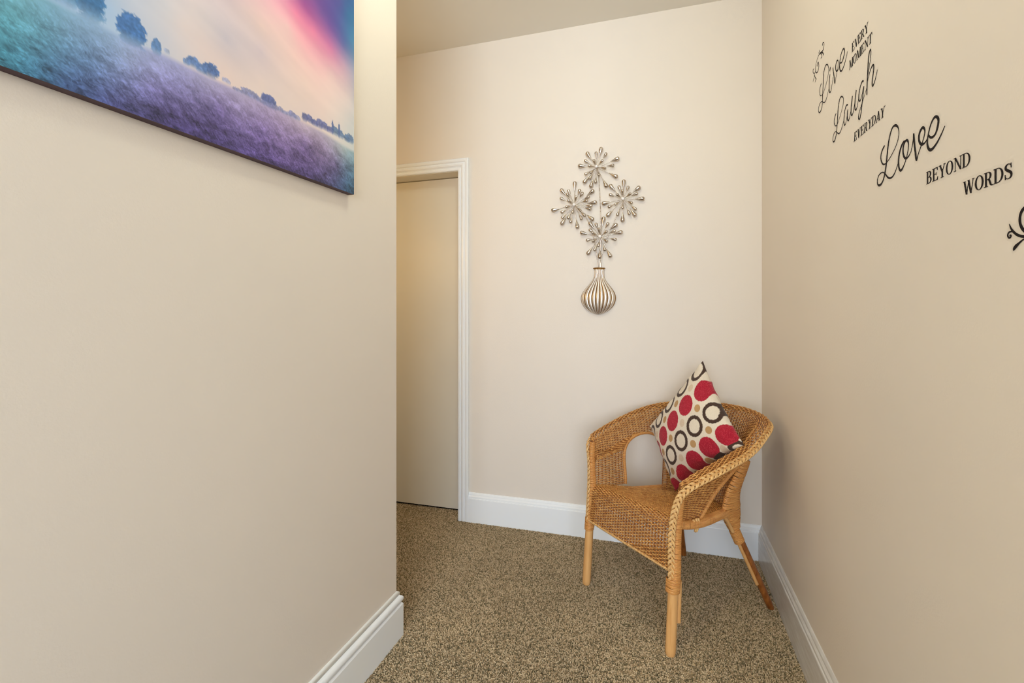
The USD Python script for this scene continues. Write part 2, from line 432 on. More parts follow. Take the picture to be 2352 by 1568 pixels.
def weave(S, nst, nwv, rs, rw, amp=None, per=4, u0=0.0, u1=1.0, v0=0.0, v1=1.0, pair=False, sflat=1.0):
    """wicker on the surface S(u, v): weavers run along u at constant v, over and under nst stakes that run along v.
    returns (weaver mesh, stake mesh)"""
    amp = amp or (rs * sflat + rw) * 0.62
    M = nst * per + 1
    u = np.linspace(u0, u1, M)
    vv = np.linspace(v0, v1, nwv)
    vj = vv[:, None] + rng.uniform(-0.12, 0.12, (nwv, 1)) * (v1 - v0) / nwv
    vj = np.clip(vj + 0 * u, 0, 1)
    U = np.broadcast_to(u, vj.shape)
    n = surf_normals(S, U, vj)
    ph = (U - u0) / (u1 - u0) * nst * np.pi
    off = amp * np.cos(ph + np.pi * (np.arange(nwv) % 2)[:, None])
    wv = tubes(S(U, vj) + n * off[..., None], rw * rng.uniform(0.88, 1.1, (nwv, 1)), n, 5)
    us = (np.arange(nst + 1)) / nst * (u1 - u0) + u0
    K = max(6, int(nwv // 3))
    vs = np.linspace(v0, v1, K)
    Us, Vs = np.broadcast_arrays(us[:, None], vs[None])
    ns = surf_normals(S, Us, Vs)
    du = norm(np.cross(ns, np.cross(ns, S(np.clip(Us + 1e-3, 0, 1), Vs) - S(np.clip(Us - 1e-3, 0, 1), Vs))))
    P = S(Us, Vs)
    if pair:
        st = cat_([tubes(P + du * rs, rs, ns, 6), tubes(P - du * rs, rs, ns, 6)])
    else:
        st = tubes(P, rs, ns, 6, sflat)
    return wv, st


def wrapped(pts, ra, rb=None, pitch=0.0042, nrm=None, depth=0.0007):
    """a pole bound with flat cane: separate rings, so that each turn has its own tone. pts path; ra, rb half widths along the path (rb across nrm)"""
    p = spline(pts, 240) if len(pts) > 2 else np.linspace(pts[0], pts[1], 240)
    d = np.r_[0, np.cumsum(np.linalg.norm(np.diff(p, axis=0), axis=1))]
    k = max(4, int(d[-1] / pitch))
    nr_all = transport(p) if nrm is None else np.broadcast_to(np.asarray(nrm, float), p.shape)
    f = lambda s, a: np.stack([np.interp(s, d, a[:, c]) for c in range(3)], -1)
    s0 = (np.arange(k)[:, None] + np.array([0.0, 0.12, 0.5, 0.88, 1.0])[None]) / k * d[-1]
    tilt = rng.uniform(-0.06, 0.06, (k, 1))
    P, N = f(s0, p), f(s0, nr_all)
    g = lambda r: np.interp(s0 / d[-1], np.linspace(0, 1, len(r)), r) if np.ndim(r) else np.full(s0.shape, float(r))
    A = g(ra); B = A if rb is None else g(rb)
    t = norm(f(np.minimum(s0 + 1e-3, d[-1]), p) - f(np.maximum(s0 - 1e-3, 0), p))
    b = norm(np.cross(t, N)); nn = np.cross(b, t)
    bulge = np.array([-1.0, -0.1, 0.35, -0.1, -1.0])[None] * depth + rng.uniform(-0.2, 0.2, (k, 1)) * depth
    sides = 14
    a = np.arange(sides) * 2 * np.pi / sides
    # superellipse so that wide bindings are flat
    ca = np.sign(np.cos(a)) * np.abs(np.cos(a)) ** 0.75
    sa = np.sign(np.sin(a)) * np.abs(np.sin(a)) ** 0.75
    v = P[:, :, None] + (A + bulge)[..., None, None] * ca[None, None, :, None] * b[:, :, None] + (B + bulge)[..., None, None] * sa[None, None, :, None] * nn[:, :, None]
    v = v + t[:, :, None] * (tilt[:, :, None, None] * (A[..., None, None] * ca[None, None, :, None]))
    f0 = grid_faces(5, sides, True)
    F = (f0[None] + (np.arange(k) * 5 * sides)[:, None, None]).reshape(-1, 3)[:, ::-1]
    return trimesh.Trimesh(v.reshape(-1, 3), F, process=False)


def braid(pts, nrm, width=0.0265, thick=0.007, pitch=0.058, canes=4, rc=0.0022):
    """a three-strand flat plait, each strand of several canes"""
    p = spline(pts, 300)
    d = np.r_[0, np.cumsum(np.linalg.norm(np.diff(p, axis=0), axis=1))]
    pts = np.asarray(pts, float)
    k0 = np.r_[0, np.cumsum(np.linalg.norm(np.diff(pts, axis=0), axis=1) ** 0.7)]
    nr = np.stack([np.interp(np.linspace(0, k0[-1], 300), k0, np.asarray(nrm)[:, c]) for c in range(3)], -1)
    M = int(d[-1] / pitch * 20)
    s = np.linspace(0, d[-1], M)
    f = lambda a: np.stack([np.interp(s, d, a[:, c]) for c in range(3)], -1)
    P, N = f(p), norm(f(nr))
    t = norm(np.gradient(P, axis=0)); b = norm(np.cross(t, N)); N = np.cross(b, t)
    ph = s / pitch * 2 * np.pi
    paths = []
    for k in range(3):
        for c in range(canes):
            o = (c - (canes - 1) / 2) * 0.27
            pk = ph + k * 2 * np.pi / 3 + o
            lat = (width / 2 - rc) * np.sin(pk) * (1 + 0.0 * o)
            hh = thick * 0.5 * np.sin(2 * pk)
            paths.append(P + b * lat[:, None] + N * (hh + rng.uniform(-0.0004, 0.0004))[:, None])
    return tubes(np.array(paths), rc, np.broadcast_to(N, (len(paths), M, 3)), 6)


# rim (top of the rolled edge), from the left arm's front round the back to the right arm's front: w, q, z
qs = np.array([0.25, 0.20, 0.15, 0.10, 0.05, 0.0, -0.05, -0.10, -0.15])
ws = np.array([0.247, 0.262, 0.270, 0.275, 0.277, 0.276, 0.272, 0.263, 0.247])
zL = np.array([0.606, 0.628, 0.645, 0.661, 0.677, 0.692, 0.707, 0.720, 0.731])
zR = np.array([0.572, 0.606, 0.624, 0.640, 0.654, 0.668, 0.688, 0.714, 0.733])
back_w = np.array([-0.205, -0.13, -0.045, 0.045, 0.13, 0.205])
back_q = np.array([-0.215, -0.272, -0.30, -0.30, -0.272, -0.215])
back_z = np.array([0.741, 0.748, 0.752, 0.753, 0.750, 0.744])
rim_pts = np.r_[np.c_[-ws, qs, zL], np.c_[back_w, back_q, back_z], np.c_[ws, qs, zR][::-1]]
rd = np.r_[0, np.cumsum(np.linalg.norm(np.diff(rim_pts, axis=0), axis=1))]
RL = rd[-1]
rimS = CubicSpline(rd / RL, rim_pts)
# lower edge of the band (w, q, z): slightly inside the rim and about 0.115 lower, meeting the front panels
low_z = np.r_[zL - np.array([0.085, 0.088, 0.09, 0.092, 0.092, 0.09, 0.092, 0.10, 0.108]), back_z - 0.115,
              (zR - np.array([0.055, 0.07, 0.075, 0.078, 0.076, 0.072, 0.075, 0.094, 0.11]))[::-1]]
inw = np.r_[np.linspace(0.012, 0.03, 9), np.full(6, 0.04), np.linspace(0.03, 0.012, 9)]


def rim_out(u):
    """outward horizontal normal of the rim"""
    d = rimS(np.clip(u, 0, 1), 1)
    o = np.stack([d[..., 1], -d[..., 0], 0 * d[..., 0]], -1)     # left->back->right: outward
    return norm(o)


lowS = CubicSpline(rd / RL, np.c_[rim_pts[:, :2] - rim_out(rd / RL)[:, :2] * inw[:, None], low_z])
sgn = 1.0 if (rim_out(np.array(0.5)) @ np.array([0, -1, 0])) > 0 else -1.0
if sgn < 0:
    _ro = rim_out
    rim_out = lambda u: -_ro(u)
    lowS = CubicSpline(rd / RL, np.c_[rim_pts[:, :2] - rim_out(rd / RL)[:, :2] * inw[:, None], low_z])
ROLL = 0.042          # width of the rolled edge


def toV(a):
    a = np.array(a, float)
    a[..., 0] *= -1
    return a


def band(u, v):
    """v 0..0.72 lower edge to rim, then over the roll to the braid"""
    u, v = np.broadcast_arrays(u, v)
    lo, hi, o = lowS(u), rimS(u), rim_out(u)
    s = np.clip(v / 0.70, 0, 1)[..., None]
    # concave rise: goes up, then flares out
    p = lo + (hi - lo) * np.stack([s[..., 0] ** 1.6, s[..., 0] ** 1.6, s[..., 0] ** 0.95], -1)
    r = np.clip((v - 0.70) / 0.30, 0, 1)
    endfade = np.clip(np.minimum(u, 1 - u) / 0.03, 0.25, 1)
    p = p + o * (ROLL * endfade * np.sin(r * np.pi / 2 * 1.05))[..., None]
    p[..., 2] += (0.006 * np.sin(r * np.pi) - 0.012 * r ** 2) 
    return toV(p)


NB = 92
wv, st = weave(band, NB, 27, 0.0024, 0.0021, per=4, v0=0.01, v1=0.965)
obj("arm_and_back_band", wv, WEAVE, chair, smooth=True, label="woven band running round the arms and back")
obj("band_stakes", st, SHADED_STAKE, chair, smooth=True, kind="stuff")

# braid on the outer edge of the roll, down both front posts
def braid_side(sgnw, zf, side):
    """front drop, from the leg upwards to the arm"""
    if side == "L":
        return [(-0.246, 0.280, 0.272), (-0.245, 0.275, 0.36), (-0.246, 0.270, 0.46), (-0.254, 0.268, 0.55), (-0.266, 0.262, 0.592)]
    return [(0.246, 0.288, 0.245), (0.245, 0.287, 0.33), (0.247, 0.286, 0.42), (0.257, 0.280, 0.50), (0.272, 0.262, 0.552)]


ub = np.linspace(0.045, 0.955, 30)
bp = rimS(ub) + rim_out(ub) * (ROLL + 0.001)
bp[:, 2] -= 0.010
nb_ = norm(rim_out(ub) * 0.75 + np.array([0, 0, 0.75]))
lf, rf = np.array(braid_side(-1, 0, "L")), np.array(braid_side(1, 0, "R"))
nfL = np.array([norm(np.array([-0.45, 0.9, 0.0]))] * 3 + [norm(np.array([-0.6, 0.75, 0.25])), norm(np.array([-0.7, 0.5, 0.6]))])
nfR = nfL * np.array([-1, 1, 1])
ap = np.vstack([lf, bp, rf[::-1]]); an = np.vstack([nfL, nb_, nfR[::-1]])
bb = braid(toV(ap), toV(an))
obj("braided_edge", bb, BRAID, chair, smooth=True, label="pale plaited edging along the arms, back and front posts")

# front posts: leg below, bound above
LEG = [dict(n="L", foot=(-0.245, 0.284), top=(-0.240, 0.258), z1=0.618, bind=(0.245, 0.285)),
       dict(n="R", foot=(0.243, 0.290), top=(0.240, 0.262), z1=0.565, bind=(0.222, 0.256))]
for g in LEG:
    s = -1 if g["n"] == "L" else 1
    f0, t0 = np.array(g["foot"]), np.array(g["top"])
    at = lambda z: np.array([*(f0 + (t0 - f0) * min(1, z / 0.42)), z])
    zt = 0.30
    prof = [at(z) for z in (-0.005, 0.004, 0.02, 0.10, 0.2, zt)]
    rad = [0.012, 0.0165, 0.0178, 0.0176, 0.0172, 0.0165]
    m = tubes(toV(np.array(prof))[None], np.array(rad)[None], np.tile([1.0, 0, 0], (1, 6, 1)), 18, caps=True)
    leg = obj("leg", m, POLE, chair, smooth=40, label="pale front leg nearest the camera" if s > 0 else None)
    obj("leg_tip", tubes(toV(np.array([at(-0.006), at(0.003)]))[None], np.array([[0.0128, 0.0150]]), np.tile([1.0, 0, 0], (1, 2, 1)), 16, caps=True), RUBBER, leg, smooth=40)
    # bound post above the leg, leaning into the arm
    top = np.array([s * 0.250, 0.248, g["z1"] - 0.012])
    pp = [at(g["bind"][0]), at(0.34), at(0.42), (at(0.42) * 0.4 + top * 0.6) + [s * 0.001, 0.004, 0], top]
    pp = np.array(pp); pp[:, 0] += s * (0.006 if s > 0 else -0.003)
    obj("bound_post", wrapped(toV(pp), [0.0175, 0.0165, 0.0150, 0.0135, 0.012]), WRAP, chair, smooth=40)
    bz = g["bind"]
    cb = np.array([at(bz[0] - 0.012), at((bz[0] + bz[1]) / 2), at(bz[1])]) + [0, 0.002, 0]
    if s > 0:
        obj("leg_binding", wrapped(toV(cb), 0.0225, 0.0215, pitch=0.008), WRAP, chair, smooth=40, label="broad cane binding below the braid")
        # strip of pale cane behind the leg
        sp_ = [at(0.245) + [0.006, -0.022, 0], at(0.17) + [0.006, -0.0235, 0], at(0.105) + [0.006, -0.0245, 0]]
        obj("leg_strip", tube(toV(np.array(sp_)), 0.0085, 14, 10), POLE, chair, smooth=40)
    else:
        obj("leg_binding", wrapped(toV(cb), 0.0185, 0.0185, pitch=0.006), WRAP, chair, smooth=40)

# back legs, splayed, with bound flat posts above
BK = [dict(s=-1, foot=(-0.236, -0.285), knee=(-0.200, -0.205, 0.325)), dict(s=1, foot=(0.232, -0.263), knee=(0.203, -0.090, 0.335))]
for g in BK:
    s = g["s"]
    foot = np.array([*g["foot"], -0.005]); knee = np.array(g["knee"])
    ax = knee - foot
    pr = np.array([foot, foot + ax * 0.03, foot + ax * 0.12, foot + ax * 0.6, knee + ax * 0.06])
    m = tubes(toV(pr)[None], np.array([[0.010, 0.0128, 0.0136, 0.0132, 0.0125]]), np.tile([1.0, 0, 0], (1, 5, 1)), 18, caps=True)
    obj("leg", m, POLED, chair, smooth=40, label="dark mottled back leg splayed towards the right wall" if s > 0 else None)
    off = norm(np.cross(ax, [s * 1.0, 0, 0])) * -s
    off = off if off[1] > 0 else -off
    st_ = np.array([foot + ax * 0.36, foot + ax * 0.7, knee + ax * 0.02]) + off * 0.0165 + [s * 0.003, 0, 0]
    obj("leg_strip", tube(toV(st_), 0.0065, 14, 10), POLE, chair, smooth=40, label="pale cane strip bound along the leg" if s > 0 else None)
    kb = np.array([foot + ax * 0.86, foot + ax * 0.94, foot + ax * 1.02]) + off * 0.007
    obj("leg_binding", wrapped(toV(kb), 0.0205, 0.0155, pitch=0.006, nrm=toV(np.array([s * 1.0, 0, 0]))), WRAP, chair, smooth=40)
    # the bound post: two canes wrapped together, wide at the seat, narrow at the band
    dq = g["knee"][1] + 0.090
    zt = 0.606
    pc = np.array([(0.203, -0.086, 0.338), (0.202, -0.072, 0.385), (0.203, -0.066, 0.43), (0.208, -0.070, 0.48), (0.216, -0.088, 0.53), (0.226, -0.104, 0.575), (0.232, -0.112, 0.605)])
    pc[:, 1] += dq * np.linspace(1, 0.85, len(pc))
    if s < 0:
        pc[:, 0] -= 0.03 * np.linspace(0, 1, len(pc))
        pc[:, 2] += 0.03 * np.linspace(0, 1, len(pc))
    pc[:, 0] *= s
    obj("bound_post", wrapped(toV(pc), [0.024, 0.042, 0.046, 0.036, 0.027, 0.023, 0.018], [0.0145, 0.015, 0.0145, 0.0135, 0.0125, 0.012, 0.012], pitch=0.0040, nrm=toV(np.array([s * 1.0, 0.0, 0.0]))), WRAP, chair, smooth=40,
        label="broad bound back post between seat and band" if s > 0 else None)
    # brace from the side rail to the leg
    br = np.array([(0.216, 0.035, 0.405), (0.216, -0.005, 0.402), (0.214, -0.035, 0.375), (0.212, -0.062, 0.335)])
    br[:, 1] += dq * np.linspace(0.5, 1, 4); br[:, 2] -= 0.055 * (s < 0) * np.array([1, 1, 0.6, 0.2]); br[:, 0] *= s
    obj("brace", tube(toV(br), 0.007, 20, 10), POLE, chair, smooth=40)

# bound side rails
for s in (-1, 1):
    dz = 0.010 if s > 0 else -0.034
    rl = np.array([(0.234, 0.252, 0.424), (0.236, 0.16, 0.408), (0.228, 0.08, 0.405), (0.214, 0.01, 0.403), (0.196, -0.045, 0.390)]) + [0, 0, dz]
    if s < 0:
        rl[-1] = (0.196, -0.15, 0.358)
        rl[-2, 1:] = (-0.03, 0.366)
    rl[:, 0] *= s
    obj("side_rail", wrapped(toV(rl), 0.0165, 0.0155, pitch=0.0036), WRAP, chair, smooth=40)

# arched canes round the arm openings (w follows the band)
archL = np.array([(0.082, 0.404), (0.078, 0.45), (0.079, 0.50), (0.073, 0.545), (0.050, 0.581), (0.0, 0.606), (-0.062, 0.612), (-0.100, 0.600)])
archR = np.array([(0.140, 0.420), (0.108, 0.465), (0.075, 0.506), (0.030, 0.546), (-0.010, 0.575), (-0.045, 0.595), (-0.088, 0.611), (-0.120, 0.603)])
wq = lambda q, z: 0.232 + 0.020 * np.clip((z - 0.42) / 0.19, 0, 1) - 0.06 * np.clip((0.0 - q) / 0.13, 0, 1) ** 2 * 0.4
for s, arr in ((-1, archL), (1, archR)):
    P3 = np.c_[s * wq(arr[:, 0], arr[:, 1]), arr[:, 0], arr[:, 1]]
    P3[0, 0] *= 0.985
    obj("arch_cane", wrapped(toV(P3), 0.0062, pitch=0.0040, depth=0.0004), WRAP, chair, smooth=40)
    # front panel between the bound post and the arch cane, and up to the band
    aq = PchipInterpolator(arr[:6, 1], arr[:6, 0])
    aq2 = CubicSpline(np.linspace(0, 1, len(arr)), arr)
    tt = np.linspace(0, 1, 200)
    ac = aq2(tt)
    zt = (zL if s < 0 else zR)
    # panel surface: u from post to cane (front to back), v from seat to band
    zc0, zc1 = arr[0, 1], arr[5, 1]

    def panel(u, v, s=s, arr=arr, ac=ac):
        u, v = np.broadcast_arrays(np.asarray(u, float), np.asarray(v, float))
        k = np.clip(v, 0, 1) * 0.88
        cq, cz = np.interp(k, np.linspace(0, 1, len(ac)), ac[:, 0]), np.interp(k, np.linspace(0, 1, len(ac)), ac[:, 1])
        zb = (0.43 if s > 0 else 0.415)
        ztop = (zR[0] if s > 0 else zL[0]) - 0.035
        # front end: climbs the post, then runs back under the rim
        run = np.clip(v / 0.55, 0, 1)
        over = np.clip((v - 0.55) / 0.45, 0, 1)
        fq = 0.245 - 0.005 * run - over * 0.27
        fz = zb + (ztop - zb) * run
        fz = np.where(v > 0.55, np.interp(-fq, -qs, (zR if s > 0 else zL)) - (0.062 if s > 0 else 0.08), fz)
        fw = 0.238 + 0.004 * run
        fw = np.where(v > 0.55, np.interp(-fq, -qs, ws) - 0.016, fw)
        q_ = fq + (cq - fq) * u
        z_ = fz + (cz - fz) * u
        w_ = fw + (wq(cq, cz) - fw) * u - 0.006 * np.sin(u * np.pi)
        return V(s * w_, q_, z_)

    pw, ps = weave(panel, 9, 58, 0.0022, 0.0019, per=5, v0=0.0, v1=0.98)
    arm = obj("arm_panel", pw, WEAVE, chair, smooth=True, label="woven panel below the " + ("right" if s > 0 else "left") + " arm")
    obj("panel_stakes", ps, SHADED_STAKE, arm, smooth=True, kind="stuff")

# stake ends bound under the right arm panel
kn = cat_([tube(toV(np.array([(0.243, 0.168 + d, 0.440), (0.246, 0.166 + d * 0.6, 0.418), (0.244, 0.170 + d * 0.2, 0.395)])), 0.0045, 10, 8) for d in (-0.012, 0.0, 0.014)])
obj("stake_ends", kn, BRAID, chair, smooth=True, label="tuft of tied cane ends under the right arm")

# central back panel from the band down to the seat
def bpanel(u, v):
    u, v = np.broadcast_arrays(np.asarray(u, float), np.asarray(v, float))
    a = (u - 0.5) * 2
    wb, wt = 0.165, 0.205
    w_ = a * (wb + (wt - wb) * v)
    qb = -0.150 + 0.075 * np.abs(a) ** 2.2
    qt = -0.262 + 0.135 * np.abs(a) ** 2.4
    q_ = qb + (qt - qb) * v
    z_ = 0.375 + (0.640 - 0.03 * a ** 4 - 0.375) * v + 0.01 * a
    return V(w_, q_, z_)


wv, st = weave(bpanel, 26, 50, 0.0023, 0.0021, per=4)
bk = obj("backrest", wv, WEAVE, chair, smooth=True)
obj("back_stakes", st, SHADED_STAKE, bk, smooth=True, kind="stuff")

# seat, rolling over the front into the apron
def seat(u, v):
    """u across (left to right), v from the back edge (0) over the front edge (0.68) down to the apron's lower edge (1)"""
    u, v = np.broadcast_arrays(np.asarray(u, float), np.asarray(v, float))
    a = (u - 0.5) * 2
    zfront = 0.438 + 0.012 * a
    zback = 0.378 + 0.014 * a
    qb = -0.165 + 0.085 * np.abs(a) ** 2
    s = np.clip(v / 0.66, 0, 1)
    hw = 0.205 + 0.027 * s ** 0.6
    w_ = a * hw
    q_ = qb + (0.243 - qb) * s
    z_ = zback + (zfront - zback) * s ** 1.15 - 0.020 * (1 - a ** 2) * np.sin(np.pi * s) ** 0.8 - 0.004 * s ** 12
    r = np.clip((v - 0.66) / 0.34, 0, 1)
    qf = 0.243 + 0.026 * np.sin(np.clip(r / 0.25, 0, 1) * np.pi / 2) + 0.012 * np.clip((r - 0.25) / 0.75, 0, 1)
    drop = 0.022 * (1 - np.cos(np.clip(r / 0.25, 0, 1) * np.pi / 2)) + np.clip((r - 0.25) / 0.75, 0, 1) * (zfront - 0.022 - 0.279)
    on = v > 0.66
    q_ = np.where(on, qf, q_)
    z_ = np.where(on, zfront - 0.004 - drop, z_)
    return V(w_, q_, z_)


wv, st = weave(seat, 30, 80, 0.0023, 0.00245, per=4, v0=0.0, v1=0.655)
se = obj("seat", wv, WEAVE, chair, smooth=True)
obj("seat_stakes", st, SHADED_STAKE, se, smooth=True, kind="stuff")
wv, st = weave(seat, 30, 32, 0.0027, 0.0022, per=4, v0=0.665, v1=0.985)
apn = obj("apron", wv, WEAVE, chair, smooth=True, label="open woven apron below the front of the seat")
obj("apron_stakes", st, SHADED_STAKE, apn, smooth=True, kind="stuff")
# twisted lower edge of the apron
uu = np.linspace(0.0, 1.0, 160)
eb = seat(uu, np.full_like(uu, 0.995))
tw = []
for k in range(3):
    ph = uu * 2 * np.pi * 19 + k * 2.094
    tw.append(eb + np.stack([0 * ph, 0.003 * np.cos(ph), 0.003 * np.sin(ph)], -1))
obj("apron_edge", tubes(np.array(tw), 0.0026, np.tile([0, 1.0, 0.2], (3, 160, 1)), 6), BRAID, apn, smooth=True)
# bound rail at the seat's rear edge
ub2 = np.linspace(0, 1, 15)
obj("rear_rail", wrapped(seat(ub2, np.zeros(15)) + [0, -0.004, -0.012], 0.0105, pitch=0.0045), WRAP, chair, smooth=40)

# ------------------------------------------------------------------ cushion
cush = thing("scatter_cushion", "cream cushion with red discs and brown rings propped cornerwise in the chair", "cushion", (CC[0], CC[1], 0), math.degrees(math.atan2(0.715, -0.70)))
cT, cL, cR, cB = (np.array(p) for p in ((0.000, -0.145, 0.962), (-0.212, -0.045, 0.652), (0.300, -0.012, 0.690), (-0.044, -0.030, 0.412)))
NC = 300
g1 = np.linspace(0, 1, NC)
A_, B_ = np.meshgrid(g1, g1, indexing="ij")         # A: T -> L, B: T -> R


def cushion_pos(a, b, side):
    # pull the edges in between the corners
    ka, kb = 4 * a * (1 - a), 4 * b * (1 - b)
    pin = 0.045
    a2 = a + (0.5 - a) * 2 * pin * kb * np.abs(2 * a - 1) ** 1.5
    b2 = b + (0.5 - b) * 2 * pin * ka * np.abs(2 * b - 1) ** 1.5
    a_, b_ = a2[..., None], b2[..., None]
    p = (1 - a_) * (1 - b_) * cT + a_ * (1 - b_) * cL + (1 - a_) * b_ * cR + a_ * b_ * cB
    n = norm(np.cross(cR - cL, cT - cB)); n = n if n[1] > 0 else -n
    h = np.clip(ka * kb, 0, 1) ** 0.52
    t = (0.078 if side > 0 else 0.070) * h
    # creases running in from the seams
    e = np.minimum(np.minimum(a, 1 - a), np.minimum(b, 1 - b))
    wr = 0.0035 * np.exp(-(e / 0.09) ** 2) * (np.sin(a * 37 + 3 * b) + np.sin(b * 31 + 4 * a + 1)) * np.clip(e / 0.03, 0, 1)
    lump = 0.006 * (meshkit.fbm(np.stack([a * 3, b * 3, 0 * a + side], -1), 3, 5) - 0.5) * h
    return p + n * ((t + wr + lump) * side)[..., None]


front, back = cushion_pos(A_, B_, 1), cushion_pos(A_, B_, -1)


def cushion_pattern(a, b):
    S0, P0 = 0.222, 0.070
    rows = np.array([0.065, 0.333, 0.600, 0.862, 1.045])
    i = np.round((a - P0) / S0)
    b = b - 0.14 * (a - 0.07)                        # the print runs slightly askew of the seams
    j = np.abs(b[..., None] - rows).argmin(-1)
    wob = 0.004 * np.sin(a * 260) + 0.004 * np.sin(b * 240 + 1)
    d = np.hypot((a - P0 - i * S0) / 0.094, (b - rows[j]) / 0.112) + wob * 3
    ring = (j % 2 == 0)
    cream, dark, red = lin(226, 214, 196), lin(72, 54, 46), lin(168, 32, 52)
    tan, pale = lin(184, 146, 100), lin(214, 192, 168)
    sp = meshkit.noise(np.stack([a * 330, b * 330, 0 * a], -1), 3)[..., None]
    sp2 = meshkit.noise(np.stack([a * 160, b * 420, 0 * a], -1), 9)[..., None]
    c = cream * (0.94 + 0.12 * sp2)
    # twill lines in the ground
    ln_ = (np.abs(((a * 1.0 - b * 0.35) * 46) % 1 - 0.5) < 0.05)[..., None]
    c = np.where(ln_, c * 0.95, c)
    redc = red * (0.75 + 0.5 * sp) + (sp > 0.74) * np.array([0.09, 0.03, 0.035])
    darkc = dark * (0.7 + 0.6 * sp)
    sm = lambda x: np.clip(x / 0.05 + 0.5, 0, 1)[..., None]
    mr = sm(1 - d) * (~ring)[..., None]
    mk = sm(1 - d) * sm(d - 0.66) * ring[..., None]
    c = c * (1 - mr) + redc * mr
    c = c * (1 - mk) + darkc * mk
    mid = (rows[1:] + rows[:-1]) / 2
    i2, j2 = np.floor((a - P0) / S0), np.abs(b[..., None] - mid).argmin(-1)
    d2 = np.hypot((a - P0 - (i2 + .5) * S0) / 0.034, (b - mid[j2]) / 0.040)
    md = sm(1 - d2)
    dot = np.where(((i2 * 2 + j2) % 3 == 0)[..., None], pale, tan) * (0.9 + 0.2 * sp)
    return c * (1 - md) + dot * md


col = cushion_pattern(A_, B_)
mf = trimesh.Trimesh(toV(front).reshape(-1, 3), grid_faces(NC, NC), process=False)
fcs = grid_faces(NC, NC)
nf = np.cross(toV(front)[150, 160] - toV(front)[150, 150], toV(front)[160, 150] - toV(front)[150, 150])
flip = nf[1] > 0
obj("front_cover", (toV(front).reshape(-1, 3), fcs[:, ::-1] if flip else fcs), TINT, cush, smooth=True, color=col.reshape(-1, 3))
stp = 3
bk_ = toV(back)[::1, ::1][::stp, ::stp] if (NC - 1) % stp == 0 else toV(back)
bc = col[::stp, ::stp] if (NC - 1) % stp == 0 else col
fb = grid_faces(*bk_.shape[:2])
obj("back_cover", (bk_.reshape(-1, 3), fb if flip else fb[:, ::-1]), TINT, cush, smooth=True, color=bc.reshape(-1, 3))

# ------------------------------------------------------------------ metal flower ornament on the back wall
OX, OZ = -0.305, 1.571
orn = thing("metal_flower_ornament", "silver metal vase of four starburst flowers hung on the back wall", "wall ornament", (0, YB, 0))


def wp(zx, zy, off=0.0):
    """a point of the ornament: measured in its own plane, in units of 1/3.733 px on the wall"""
    px, py = 1240 + zx / 3.7333, 320 + zy / 3.7333
    r, v = (px - 1176) / F_PX, -(py - CY) / F_PX
    c, s = math.cos(YAW), math.sin(YAW)
    dx, dy = c * r - s, s * r + c
    t = (YB - 0.02) / dy
    return np.array([dx * t, -off, CAM_H + v * t])


def petal(base, tip, r, lift0, lift1):
    """teardrop bead: thin wire from the flower's centre swelling to a round end"""
    b3, t3 = wp(*base, lift0), wp(*tip, lift1)
    ln = np.linalg.norm(t3 - b3)
    d = (t3 - b3) / ln
    bl = min(ln * 0.86, r * 4.6)            # length of the drop
    tt = np.array([0, 0.12, 0.3, 0.5, 0.68, 0.82, 0.92, 0.975, 1.0])
    rr = np.array([0.13, 0.2, 0.42, 0.70, 0.93, 1.0, 0.80, 0.45, 0.06]) * r
    zz = (ln - bl) + tt * bl
    prof = np.r_[[[0.0011, 0.0]], [[0.0011, max(0.001, ln - bl - 0.001)]], np.c_[rr, zz]]
    m = lathe(prof, 12)
    z = d; x = norm(np.cross([0, 1.0, 0.05], z)); y = np.cross(z, x)
    M = np.eye(4); M[:3, 0], M[:3, 1], M[:3, 2], M[:3, 3] = x, y, z, b3
    m.apply_transform(M)
    return m


FL = [
    ((488, 240), [(528, 62, 3), (398, 105, 3), (682, 155, 3), (325, 222, 3), (668, 322, 3), (370, 375, 3), (432, 415, 3), (575, 410, 3),
                  (482, 105, 2), (575, 115, 2), (640, 222, 2), (380, 178, 2), (382, 305, 2), (422, 345, 2), (478, 380, 2),
                  (462, 175, 1), (545, 180, 1), (415, 232, 1), (572, 255, 1), (432, 298, 1), (512, 322, 1)]),
    ((297, 565), [(298, 356, 3), (175, 422, 3), (465, 430, 3), (490, 535, 3), (95, 608, 3), (178, 732, 3), (322, 765, 3), (462, 692, 3),
                  (242, 430, 2), (345, 425, 2), (372, 452, 2), (428, 488, 2), (452, 570, 2), (442, 600, 2), (172, 500, 2), (178, 630, 2), (185, 680, 2), (240, 685, 2), (262, 720, 2), (362, 690, 2), (390, 660, 2),
                  (232, 465, 1), (316, 485, 1), (240, 520, 1), (220, 585, 1), (282, 640, 1), (415, 525, 1), (358, 620, 1)]),
    ((714, 515), [(720, 340, 3), (595, 385, 3), (862, 400, 3), (900, 505, 3), (528, 550, 3), (570, 660, 3), (708, 708, 3), (825, 658, 3),
                  (675, 395, 2), (762, 398, 2), (842, 460, 2), (592, 470, 2), (582, 585, 2), (662, 658, 2), (772, 648, 2), (830, 605, 2),
                  (708, 432, 1), (785, 465, 1), (655, 470, 1), (798, 555, 1), (642, 568, 1), (712, 602, 1)]),
    ((518, 836), [(548, 660, 3), (420, 705, 3), (665, 720, 3), (712, 790, 3), (342, 795, 3), (402, 988, 3), (512, 1022, 3), (610, 1012, 3),
                  (478, 715, 2), (590, 712, 2), (652, 780, 2), (660, 860, 2), (395, 868, 2), (466, 958, 2), (562, 958, 2), (420, 770, 2),
                  (508, 760, 1), (582, 785, 1), (445, 800, 1), (585, 882, 1), (448, 882, 1), (502, 925, 1)])]
RAD = {1: 0.0072, 2: 0.0080, 3: 0.0108}
LIFT = {1: 0.034, 2: 0.022, 3: 0.014}
